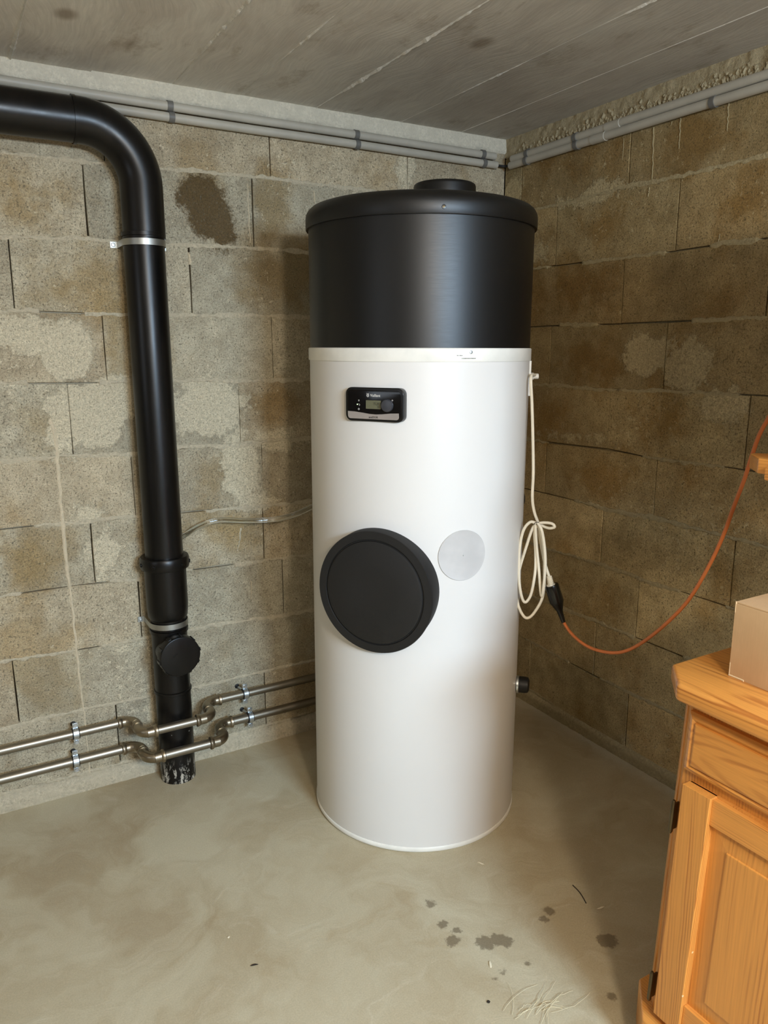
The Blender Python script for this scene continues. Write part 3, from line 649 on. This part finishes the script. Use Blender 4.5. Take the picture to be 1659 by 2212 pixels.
def strap(z, tilt):
    rt = Matrix.Translation((PX, PY, z)) @ Matrix.Rotation(tilt, 4, 'Y'); vs = []; n = 40; rr = PR+.0012; hw = .0085; pts = []
    pts.append((-rr-.021, -PY-.003)); pts.append((-rr-.002, -PY-.003)); 
    for k in range(n+1): a = math.pi + math.pi*k/n; pts.append((rr*math.cos(a), rr*math.sin(a)))
    pts.append((rr+.002, -PY-.003)); pts.append((rr+.021, -PY-.003))
    mb = MB(); vs = []; fs = []
    for i, (x, y) in enumerate(pts):
        # thickness outward
        o = Vector((x, y, 0)).normalized()*.0018 if 2 <= i <= n+2 else Vector((0, -.0018, 0))
        for dz in (-hw, hw): vs += [Vector((x, y, dz)), Vector((x, y, dz))+o]
        if i:
            b = 4*i; fs += [[b-3, b-1, b+3, b+1], [b-4, b, b+2, b-2], [b-4, b-3, b+1, b], [b-2, b+2, b+3, b-1]]
    b = 4*len(pts)-4; fs += [[0, 2, 3, 1], [b, b+1, b+3, b+2]]
    mb.add([rt @ v for v in vs], fs); s = mb.build('wall_strap', MAT['galv'], DP, True, 30)
    for sx in (-1, 1):
        mb = MB(); mb.lathe([(.0055, -.001), (.0055, .002), (.0042, .0032), (.0018, .0034), (.0016, .0015), (.0002, .0015)], frame(rt @ Vector((sx*(rr+.013), -PY-.0045, 0)), (0, -1, 0)), 16); mb.build('screw', MAT['zinc'], s, True, 30)
strap(1.652, 0); strap(.530, -.0)
# cleaning branch with a big screw cap, tilted towards the room
cn = Vector((.06, -1, .0)).normalized(); c0 = Vector((PX, PY, .447))
mb = MB(); mb.lathe([(.052, 0), (.052, .075), (.02, .075)], frame(c0, cn), 40); mb.build('branch', MAT['pe'], DP, True, 40)
mb = MB(); CM = frame(c0+cn*.066, cn); mb.lathe([(.061, 0), (.0625, .002), (.0625, .030), (.061, .033), (.058, .034), (.0002, .034)], CM, 60)
cap_ = mb.build('screw_cap', MAT['pe'], DP, True, 30)
for k in range(10):
    a = 2*math.pi*k/10; mb = MB(); mb.box((.0605, -.005, .003), (.0655, .005, .030), .001, CM @ Matrix.Rotation(a, 4, 'Z')); mb.build('grip_rib', MAT['pe'], cap_)
mb = MB(); mb.box((-.009, -.003, .0335), (.009, .003, .0352), .0005, CM @ Matrix.Translation((.006, -.018, 0))); mb.build('moulded_mark', MAT['pe'], cap_)
# ================================================================== STAINLESS PIPES
def steel_pipe(label, zc, yw, yf, xs, r):
    x_end_l, e1, e2, e3, e4 = xs            # back pipe ends e1, front pipe e2..e3, back again from e4
    root = thing('water_pipe', label, 'pipe', (e1, yw, zc), 'stainless water pipes along the foot of the left wall')
    def seg(a, b, y0, y1): mb = MB(); mb.tube([Vector((a, y0, zc)), Vector((b, y1, zc))], r, 28); return mb.build('pipe_length', MAT['steel'], root, True, 50)
    seg(-4.4, e1, yw, yw); seg(e2, e3, yf, yf); seg(e4, -.45, yw, yw)
    def collar(x, y, d):   # press socket with its bead
        mb = MB(); n = Vector((d, 0, 0)); mb.lathe([(r, -.030), (r*1.16, -.029), (r*1.19, -.010), (r*1.26, -.009), (r*1.42, -.005), (r*1.42, .001), (r*1.15, .003), (r, .004)], frame((x, y, zc), n), 28); mb.build('press_collar', MAT['fitting'], root, True, 35)
    def bend(x, y, dx, dy, first, R_):   # quarter bend from travelling along x to travelling along y (or back)
        P = []
        for k in range(13):
            a = math.pi/2*k/12
            if first: P.append(Vector((x+dx*R_*math.sin(a), y+dy*R_*(1-math.cos(a)), zc)))
            else: P.append(Vector((x+dx*R_*(1-math.cos(a)), y+dy*R_*math.sin(a), zc)))
        P = [P[0]-(P[1]-P[0]).normalized()*.012]+P+[P[-1]+(P[-1]-P[-2]).normalized()*.004]
        mb = MB(); mb.tube(P, r*1.16, 28); mb.build('elbow', MAT['fitting'], root, True, 50); return P[-1], P[0]
    R_ = (e2-e1-.030)/2; S_ = (e4-e3-.030)/2
    # out towards the room
    collar(e1, yw, -1); bend(e1+.015, yw, 1, -1, True, R_); bend(e1+.015+R_, yf+R_, 1, -1, False, R_); collar(e2, yf, 1)
    # a short nipple between the two bends, with the socket's bead
    xm = e1+.015+R_
    mb = MB(); mb.tube([Vector((xm, yw-R_+.002, zc)), Vector((xm, yf+R_-.002, zc))], r*1.09, 28); mb.build('elbow_socket', MAT['fitting'], root, True, 50)
    mb = MB(); mb.tube([Vector((xm, (yw+yf)/2-.004, zc)), Vector((xm, (yw+yf)/2+.004, zc))], r*1.28, 28); mb.build('press_bead', MAT['fitting'], root, True, 50)
    # and back to the wall
    xn = e3+.015+S_; collar(e3, yf, -1); bend(e3+.015, yf, 1, 1, True, S_)
    mb = MB(); mb.tube([Vector((xn, yf+S_-.002, zc)), Vector((xn, yw-S_+.002, zc))], r*1.09, 28); mb.build('elbow_socket', MAT['fitting'], root, True, 50)
    mb = MB(); mb.tube([Vector((xn, (yw+yf)/2-.004, zc)), Vector((xn, (yw+yf)/2+.004, zc))], r*1.28, 28); mb.build('press_bead', MAT['fitting'], root, True, 50)
    bend(xn, yw-S_, 1, 1, False, S_); collar(e4, yw, 1)
    return root
UW = steel_pipe('upper of two stainless water pipes running low along the left wall', .218, -.045, -.152, (-2.2, -1.503, -1.412, -1.287, -1.176), .0135)
LW = steel_pipe('lower of two stainless water pipes, just above the floor at the left wall', .128, -.045, -.150, (-2.2, -1.497, -1.395, -1.247, -1.140), .0145)
def pipe_clamp(x, z, yw, r, rodx, root, label):
    c = bpy.data.objects.new('pipe_clamp', None); COL.objects.link(c); c.parent = root; c.matrix_parent_inverse = Matrix.Translation(-Vector(root.location))
    TX = frame((x, yw, z), (1, 0, 0), (0, 1, 0))
    mb = MB(); mb.lathe([(r, -.010), (r+.0042, -.010), (r+.0042, .010), (r, .010)], TX, 28, False); mb.build('rubber_lining', MAT['rubber'], c, True, 40)
    mb = MB(); mb.lathe([(r+.0042, -.0075), (r+.0062, -.0075), (r+.0062, .0075), (r+.0042, .0075)], TX, 28, False)
    for s in (-1, 1):
        mb.box((x-.0075, yw-.004, z+s*(r+.006)-(.0 if s > 0 else .014)), (x+.0075, yw-.0022, z+s*(r+.006)+(.014 if s > 0 else 0)), .0004)
        mb.box((x-.0075, yw+.001, z+s*(r+.006)-(.0 if s > 0 else .014)), (x+.0075, yw+.0028, z+s*(r+.006)+(.014 if s > 0 else 0)), .0004)
    mb.build('clamp_ring', MAT['zinc'], c, True, 40)
    for s in (-1, 1):
        mb = MB(); mb.lathe([(.0052, -.009), (.0058, -.006), (.0058, -.0045), (.003, -.0045), (.003, .008), (.0002, .0085)], frame((x, yw, z+s*(r+.0135)), (0, 1, 0)), 12); mb.build('bolt', MAT['zinc'], c, True, 30)
    mb = MB(); mb.tube([Vector((rodx, .002, z+.012)), Vector((x, yw+r+.004, z+.003))], .0038, 12); mb.build('threaded_rod', MAT['zinc'], c, True, 40)
    mb = MB(); mb.lathe([(.008, -.001), (.008, .002), (.0045, .003), (.0045, .006), (.001, .006)], frame((rodx, 0, z+.012), (0, -1, 0)), 14); mb.build('wall_plug', MAT['rubber'], c, True, 30)
for q, root, r in (((163, 1578), UW, .0135), ((529, 1492), UW, .0135)):
    X = at(q, 1, -.045); pipe_clamp(X.x, .218, -.045, r, X.x-(.012 if q[0] > 300 else 0), root, '')
for q, root, r in (((163, 1638), LW, .0145), ((540, 1548), LW, .0145)):
    X = at(q, 1, -.045); pipe_clamp(X.x, .128, -.045, r, X.x-(.012 if q[0] > 300 else 0), root, '')
# ================================================================== CLEAR HOSE
hp = [at(q, 1, y) for q, y in (((760, 1060), -.28), ((700, 1083), -.20), ((671, 1096), -.15), ((640, 1110), -.10), ((600, 1121), -.07), ((540, 1125), -.05), ((470, 1124), -.045), ((430, 1137), -.035), ((402, 1154), -.012), ((375, 1172), -.0095))]
mb = MB(); P = spline(hp, 8); mb.tube(P, .0085, 16, False); mb.tube(P[::-1], .0062, 16, False)
tag(mb.build('condensate_hose', MAT['hose'], None, True, 60), 'clear plastic hose running from the water heater behind the black drain pipe', 'hose')
# ================================================================== GREY CONDUITS
def conduit(label, a, b, r, clips, sleeves, grp):
    a, b = Vector(a), Vector(b); d = (b-a).normalized(); root = thing('electrical_conduit', label, 'conduit', a, grp)
    P = [a.lerp(b, k/24)+Vector((0, 0, .0022*noise.noise(Vector((k*.4, a.z*30, 0))))) for k in range(25)]
    mb = MB(); mb.tube(P, r, 20); mb.build('tube', MAT['pvc'], root, True, 50)
    L = (b-a).length; left = abs(d.x) > .5
    for t in clips:
        c = a.lerp(b, t); x = d; out = Vector((0, -1, 0)) if left else Vector((-1, 0, 0)); mb = MB()
        FM = frame(c, x, out); vs = []; prof = []
        n = 24
        for k in range(n+1):
            an = math.radians(-150+300*k/n); prof.append((-math.cos(an)*-1, math.sin(an)))
        vs = []; fs = []
        for i, (cxx, syy) in enumerate(prof):
            for rr in (r+.0002, r+.0022):
                for zz in (-.008, .008): vs.append(FM @ Vector((cxx*rr, syy*rr, zz)))
            if i:
                q = 4*i; fs += [[q-2, q-1, q+3, q+2], [q-4, q-2, q+2, q], [q-3, q+1, q+3, q-1], [q-4, q, q+1, q-3]]
        q = 4*n; fs += [[0, 1, 3, 2], [q, q+2, q+3, q+1]]
        mb.add(vs, fs); base = c-out*(r+.002)
        mb.box((-.004-.001, -.008, -.008), (.002, .008, .008), .0005, frame(base, x, out)); mb.build('clip', MAT['pvc_clip'], root, True, 30)
    for t in sleeves:
        c = a.lerp(b, t); mb = MB(); mb.lathe([(r, -.03), (r+.0016, -.0295), (r+.0016, .0295), (r, .03)], frame(c, d), 20); mb.build('sleeve', MAT['pvc'], root, True, 40)
    return root
gl = 'grey conduits under the ceiling on the left wall'; gr = 'grey conduits under the ceiling on the right wall'
xl, xr = -4.45, -.062
fr = lambda x: (x-xl)/(xr-xl)
conduit('upper of two grey conduits under the ceiling on the left wall', (xl, -.017, 2.042), (xr, -.017, 2.0335), .0125, [fr(v) for v in (-4, -3.4, -2.8, -2.4, -1.82, -1.225, -.626, -.118)], [], gl)
conduit('lower of two grey conduits under the ceiling on the left wall', (xl, -.017, 2.015), (xr+.008, -.017, 2.0045), .0125, [fr(v) for v in (-4, -3.4, -2.8, -2.4, -1.82, -1.228, -.63, -.12)], [], gl)
yr, y1 = -.05, -4.6; fy = lambda y: (y-yr)/(y1-yr)
conduit('upper of two grey conduits under the ceiling on the right wall', (-.017, yr-.01, 2.022), (-.017, y1, 2.030), .0125, [fy(v) for v in (-.135, -.37, -2, -3)], [fy(-.53)], gr)
conduit('lower of two grey conduits under the ceiling on the right wall', (-.017, yr, 2.0005), (-.017, y1, 1.990), .0125, [fy(v) for v in (-.14, -.384, -.892, -2, -3)], [fy(-.48)], gr)
mb = MB(); mb.tube(spline([(-.075, -.017, 2.004), (-.04, -.02, 2.003), (-.022, -.03, 2.002), (-.017, -.056, 2.001)], 6), .0045, 10)
tag(mb.build('corner_cable', MAT['rubber'], None, True, 60), 'short black cable linking the lower grey conduits across the room corner', 'cable')
# ================================================================== WHITE POWER CABLE
vd = Vector((math.sin(.71), math.cos(.71), 0)); CP0 = Vector((-.500, -.805, 0))
def onc(q, off=0.0): return at_plane(q, CP0+vd*off, vd)
PC = thing('power_cable', 'coiled white power cable hanging from the right side of the water heater', 'cable', onc((1160, 1340)))
mb = MB(); gpos = cyl(GA, R+.024, 1.290)
main = [gpos, onc((1147, 815), .0), onc((1149, 870)), onc((1151, 940)), onc((1152, 1020)), onc((1150, 1075)), onc((1154, 1105), .004), onc((1162, 1128), .006)]
r_ = .0041
mb.tube(spline(main, 8), r_, 12); mb.build('hanging_cord', MAT['white_cable'], PC, True, 60)
def loop(name, L, off): 
    mb = MB(); P = [onc(q, off+o) for (q, o) in L]; mb.tube(spline(P, 8), r_, 12); mb.build(name, MAT['white_cable'], PC, True, 60)
K = (1158, 1130)
loop('cord_loop', [(K, 0), ((1145, 1128), 0), ((1131, 1145), 0), ((1123, 1180), 0), ((1121, 1230), 0), ((1123, 1270), 0), ((1130, 1297), .003), ((1138, 1299), .006), ((1148, 1280), .01), ((1156, 1235), .012), ((1157, 1195), .012), ((1155, 1150), .010), ((1160, 1133), .004)], -.004)
loop('cord_loop', [((1160, 1131), 0), ((1150, 1142), 0), ((1137, 1180), 0), ((1122, 1230), .008), ((1116, 1270), .010), ((1119, 1305), .006), ((1129, 1328), 0), ((1139, 1335), 0), ((1152, 1326), 0), ((1169, 1298), 0), ((1175, 1270), 0), ((1176, 1240), .0), ((1175, 1190), -.002), ((1168, 1150), -.004), ((1161, 1130), -.004)], .006)
loop('cord_loop', [((1156, 1132), 0), ((1159, 1180), .004), ((1164, 1230), .004), ((1168, 1278), .0), ((1171, 1287), -.006), ((1174, 1270), -.012), ((1178, 1220), -.012), ((1176, 1180), -.012), ((1170, 1145), -.012), ((1160, 1127), -.008)], .0)
loop('cord_loop', [((1162, 1132), 0), ((1167, 1165), .004), ((1174, 1205), .004), ((1181, 1230), .002), ((1187, 1248), 0)], .010)
loop('cord_loop', [((1160, 1131), 0), ((1175, 1129), 0), ((1192, 1131), 0), ((1198, 1138), 0), ((1188, 1141), .006), ((1176, 1138), .012), ((1163, 1131), .012)], -.002)
mb = MB(); mb.tube([onc((1160+6*math.cos(a*math.pi/6), 1133+5*math.sin(a*math.pi/6)), -.004+.01*math.sin(a*math.pi/6)) for a in range(13)], .0009, 6); mb.build('cable_tie', MAT['rubber'], PC, True, 60)
a, b = onc((1186, 1244), .010), onc((1190.5, 1266), .010); dd = (b-a).normalized(); mb = MB(); L = (b-a).length
pr = []
for k in range(7): pr += [(.0058, L*k/7), (.0078+k*.0003, L*(k+.3)/7), (.0078+k*.0003, L*(k+.6)/7), (.0058, L*(k+.8)/7)]
pr += [(.0120, L-.006), (.0130, L-.003), (.0130, L+.009)]
mb.lathe(pr, frame(a, dd), 20); mb.build('plug', MAT['white_cable'], PC, True, 30)
# orange extension lead with its black socket
s0, s1 = onc((1191, 1263), .010), onc((1217.5, 1345), .010); ds = (s1-s0).normalized(); Ls = (s1-s0).length
EX = thing('extension_cord', 'orange extension cord with black socket, hanging from the white cable across the right wall', 'cable', s1)
mb = MB(); mb.lathe([(.013, .0), (.0190, .0005), (.0196, .003), (.0200, Ls*.44), (.0185, Ls*.47), (.0140, Ls*.57), (.0088, Ls*.68), (.0070, Ls*.85), (.0058, Ls*.985), (.003, Ls)], frame(s0, ds), 28); mb.build('socket', MAT['socket'], EX, True, 45)
e0 = s1; e1_ = at((1659, 905), 1, -1.42); hd = Vector((e1_.x-e0.x, e1_.y-e0.y, 0)).normalized(); en = Vector((hd.y, -hd.x, 0))
Q = [(1217.5, 1344), (1232, 1366), (1256, 1388), (1285, 1403), (1322, 1410), (1355, 1405), (1393, 1384), (1440, 1346), (1488, 1295), (1530, 1225), (1561, 1160), (1585, 1095), (1608, 1035), (1624, 985), (1640, 940), (1659, 905), (1690, 850)]
mb = MB(); mb.tube(spline([at_plane(q, e0, en) for q in Q], 8), .0043, 12); mb.build('cord', MAT['orange_cable'], EX, True, 60)
# ================================================================== PINE CABINET
ZT = .80
CB = thing('pine_cabinet', 'orange varnished pine cabinet with drawer and panelled door, at the right', 'cabinet', (-.5, -2.1, 0))
Y1, Y0, XF, XB = -1.50, -2.75, -.843, -.34
def octo(xf, xb, y0, y1, c): return [(xf, y0), (xb, y0), (xb, y1), (xf+c, y1), (xf, y1-c)]
mb = MB(); mb.prism(octo(XF, XB, Y0, Y1, .063), ZT-.032, ZT, .0075); top_ = mb.build('top_board', MAT['pine_cath'], CB, True, 40)
mb = MB(); mb.prism(octo(XF+.002, XB, Y0, Y1+.024, .070), 0, .10, .004); mb.build('plinth', MAT['pine_y'], CB, True, 40)
bx0, by1, cc_ = -.803, -1.530, .036
mb = MB(); mb.prism(octo(bx0, XB+.01, Y0+.03, by1, cc_), .10, ZT-.032, .0008); mb.build('body', MAT['pine_z'], CB)
# reeded strip on the chamfer
m_ = Vector((bx0+cc_/2, by1-cc_/2, 0)); dn_ = Vector((-1, 1, 0)).normalized(); al = Vector((1, 1, 0)).normalized()
mb = MB(); mb.box((-.009, .12, -.004), (.009, ZT-.045, .003), .0015, Matrix(((al.x, 0, dn_.x, m_.x), (al.y, 0, dn_.y, m_.y), (0, 1, 0, 0), (0, 0, 0, 1)))); mb.build('corner_strip', MAT['pine_z'], CB, True, 30)
def raised(name, x, y0, y1, z0, z1, mats, par, border=.016, th=.014, handle=False):
    """drawer front: moulded border, groove, raised field"""
    prof = [(0, 0), (0, th*.55), (.004, th*.8), (.010, th), (border-.003, th*.86), (border, th*.72), (border+.001, th*1.05), (border+.004, th*1.12)]
    vs = []; fs = []
    for ins, d in prof: vs += [(x-d, y0+ins, z0+ins), (x-d, y1-ins, z0+ins), (x-d, y1-ins, z1-ins), (x-d, y0+ins, z1-ins)]
    for i in range(len(prof)-1):
        for k in range(4): a_ = 4*i+k; b_ = 4*i+(k+1) % 4; fs.append([a_, a_+4, b_+4, b_])
    n = 4*(len(prof)-1); fs.append([n, n+3, n+2, n+1]); return mesh(name, vs, fs, mats, par)
dx = -.803
for (ya, yb) in ((-2.14, -1.572), (-2.72, -2.16)):
    d = raised('drawer', dx, ya, yb, .632, .746, MAT['pine_cath'], CB)
    mb = MB(); mb.lathe([(.006, 0), (.006, .014), (.015, .02), (.016, .026), (.012, .031), (.0005, .032)], frame((dx-.012, (ya+yb)/2-.03, .689), (-1, 0, 0)), 20); mb.build('knob', MAT['pine_z'], d, True, 40)
    # door: proud stiles, rails set back, bevelled panel
    yb -= .014; zb_, zt_ = .118, .614; sw = .056; D = None
    mb = MB(); mb.box((dx-.006, ya+.002, zb_), (dx, yb-.002, zt_), .0005); D = mb.build('door', MAT['pine_z'], CB)
    for (sa, sb) in ((yb-sw, yb), (ya, ya+sw)): mb = MB(); mb.box((dx-.0235, sa, zb_), (dx-.001, sb, zt_), .0012); mb.build('stile', MAT['pine_z'], D)
    for (za, zb2) in ((zt_-.052, zt_-.003), (zb_, zb_+.062)): mb = MB(); mb.box((dx-.0165, ya+sw, za), (dx-.001, yb-sw, zb2), .001); mb.build('rail', MAT['pine_y'], D)
    pa, pb, pza, pzb = ya+sw, yb-sw, zb_+.062, zt_-.052; prof = [(0, .0065), (.003, .0065), (.035, .0095), (.036, .0125), (.038, .0128)]
    vs = []; fs = []
    for ins, d_ in prof: vs += [(dx-d_, pa+ins, pza+ins), (dx-d_, pb-ins, pza+ins), (dx-d_, pb-ins, pzb-ins), (dx-d_, pa+ins, pzb-ins)]
    for i in range(len(prof)-1):
        for k in range(4): a_ = 4*i+k; b_ = 4*i+(k+1) % 4; fs.append([a_, a_+4, b_+4, b_])
    n = 4*(len(prof)-1); fs.append([n, n+3, n+2, n+1]); mesh('door_panel', vs, fs, MAT['pine_zc'], D)
for zc in (.533, .158):
    mb = MB(); mb.lathe([(.0022, -.034), (.0035, -.031), (.0042, -.029), (.0042, .029), (.0035, .031), (.0022, .034)], Matrix.Translation((dx-.014, -1.5665, zc)), 12)
    mb.box((dx-.010, -1.5685, zc-.027), (dx-.0005, -1.5655, zc+.027), .0003); mb.build('hinge', MAT['darkmetal'], CB, True, 40)
# the old cabinet is slightly out of square: its body racks by a few millimetres between plinth and top
for o_ in CB.children_recursive:
    if o_.type == 'MESH' and o_.name.split('.')[0] not in ('top_board', 'plinth'):
        for v_ in o_.data.vertices: v_.co.y += max(0, .77-v_.co.z)*.042
# ---- cardboard box on the cabinet
c = at((1573, 1459), 2, ZT); t_ = at_plane((1590, 1299), c, Vector((sy_, cy_, 0))); bh = t_.z-ZT; print('box', c, bh)
BX = thing('cardboard_box', 'closed brown cardboard box on top of the pine cabinet', 'box', (c.x+.16, c.y-.2, ZT))
mb = MB(); mb.box((c.x, c.y-.40, ZT), (c.x+.33, c.y, ZT+bh-.003), .0015); mb.build('carton', MAT['card'], BX, True, 30)
mb = MB(); mb.box((c.x+.0005, c.y-.3995, ZT+bh-.003), (c.x+.164, c.y-.0005, ZT+bh), .001); mb.build('flap', MAT['card'], BX, True, 30)
mb = MB(); mb.box((c.x+.166, c.y-.3995, ZT+bh-.003), (c.x+.3295, c.y-.0005, ZT+bh), .001); mb.build('flap', MAT['card'], BX, True, 30)
mb = MB(); 
for z0_, z1_, rr in ((0, .025, .0016), (bh-.02, bh, .0016), (.035, bh-.02, .0009)): mb.tube([Vector((c.x+.0012, c.y-.0012, ZT+z0_)), Vector((c.x+.0012, c.y-.0012, ZT+z1_))], rr, 8)
mb.tube([Vector((c.x+.0008, c.y-.03, ZT+.0015)), Vector((c.x+.0008, c.y-.001, ZT+.0015))], .0022, 8); mb.build('worn_edge', MAT['card_edge'], BX, True, 60)
# ---- open pine shelf unit standing on the cabinet, only one corner in view
SH = thing('pine_shelf', 'corner of a pine shelf board above the cardboard box, at the right edge', 'shelf', (-.5, -2.1, ZT))
ta = at((1618, 1008), 1, -1.505); xa, za = ta.x, ta.z; print('shelf', ta)
mb = MB(); mb.prism([(xa-.045, -2.6), (xa+.10, -2.6), (xa+.10, -1.60), (xa+.012, -1.503), (xa, -1.505), (xa-.045, -1.552)], za-.002, za+.024, .002); mb.build('board', MAT['pine_y'], SH, True, 40)
mb = MB(); mb.box((xa-.072, -2.6, za-.008), (xa-.046, -1.582, za+.017), .005); mb.build('front_rail', MAT['pine_y'], SH, True, 40)
for yy in (-2.10, -2.58):
    mb = MB(); mb.box((xa+.0, yy, ZT), (xa+.09, yy+.022, za-.002), .002); mb.build('upright', MAT['pine_z'], SH, True, 40)
for yy in (-1.66, -2.6):
    mb = MB(); mb.box((xa-.04, yy, za+.024), (xa+.22, yy+.022, 1.665), .002); mb.build('side_panel', MAT['pine_z'], SH, True, 40)
mb = MB(); mb.box((xa+.20, -2.578, za+.024), (xa+.215, -1.66, 1.665), .001); mb.build('back_panel', MAT['pine_z'], SH, True, 40)
mb = MB(); mb.box((xa-.06, -2.62, 1.665), (xa+.24, -1.62, 1.69), .003); mb.build('top_board', MAT['pine_y'], SH, True, 40)
# ================================================================== SMALL THINGS ON THE FLOOR
random.seed(3)
mb = MB()
for k in range(15):
    p = at((random.uniform(1085, 1200), 2195+random.uniform(-12, 25)), 2, .0015); a = random.uniform(-.5, .9); L = random.uniform(.03, .11); cv = random.uniform(-.6, .6); P = []
    for i in range(9):
        t = i/8; P.append(p+Vector((math.cos(a+cv*t)*L*t, math.sin(a+cv*t)*L*t, .002+.006*math.sin(math.pi*t)*random.random())))
    mb.tube(P, .00035, 5)
for pts in ([(1165, 2172), (1180, 2163), (1208, 2163)], [(1172, 2183), (1190, 2175), (1215, 2178)]): mb.tube(spline([at(q, 2, .002) for q in pts], 6), .0006, 5)
tag(mb.build('fibre_strands', MAT['straw'], None, True), 'wisps of pale fibre lying on the floor in front of the heater', 'fibres', kind='stuff')
def crumb(q, r, mat, label, seed, flat=.5, grp=None, cat='crumb', name='floor_crumb', st=(1, 1)):
    random.seed(seed); bm = bmesh.new(); bmesh.ops.create_icosphere(bm, subdivisions=2, radius=r)
    for v in bm.verts: v.co *= random.uniform(.7, 1.25); v.co.x *= st[0]; v.co.y *= st[1]; v.co.z = v.co.z*flat
    zmin = min(v.co.z for v in bm.verts); mb = MB(); p = at(q, 2); mb.bm(bm, Matrix.Translation((p.x, p.y, -zmin-.0004)) @ Matrix.Rotation(seed, 4, 'Z'))
    tag(mb.build(name, MAT[mat], None, True), label, cat, grp)
crumb((1059, 2085), .006, 'chip', 'small white chip on the floor in front of the heater', 1, .3, cat='chip', name='plaster_chip', st=(1.6, .6))
crumb((1039, 1866), .005, 'chip', 'white sliver on the floor close to the heater base', 2, .3, cat='chip', name='plaster_chip', st=(2.2, .4))
crumb((1297, 1962), .005, 'chip', 'pale curl on the floor beside the cabinet shadow', 3, .3, cat='chip', name='plaster_chip', st=(2.0, .5))
crumb((494, 2028-3), .003, 'chip', 'tiny white speck on the bare floor at the left', 4, .5, cat='chip', name='plaster_chip')
crumb((1055, 2165), .0035, 'crumb', 'small dark crumb on the floor near the fibre wisps', 5)
crumb((549, 2085), .005, 'crumb', 'dark splinter on the floor in the middle foreground', 6, .3, st=(1.8, .4))
a_, b_ = [at(q, 2, .0012) for q in ((1237, 1912), (1266, 1951))]
mb = MB(); mb.tube(spline([a_, at((1250, 1925), 2, .002), at((1259, 1938), 2, .002), b_], 5), .0012, 6)
tag(mb.build('floor_twig', MAT['crumb'], None, True), 'thin dark twig on the floor left of the cabinet shadow', 'twig')
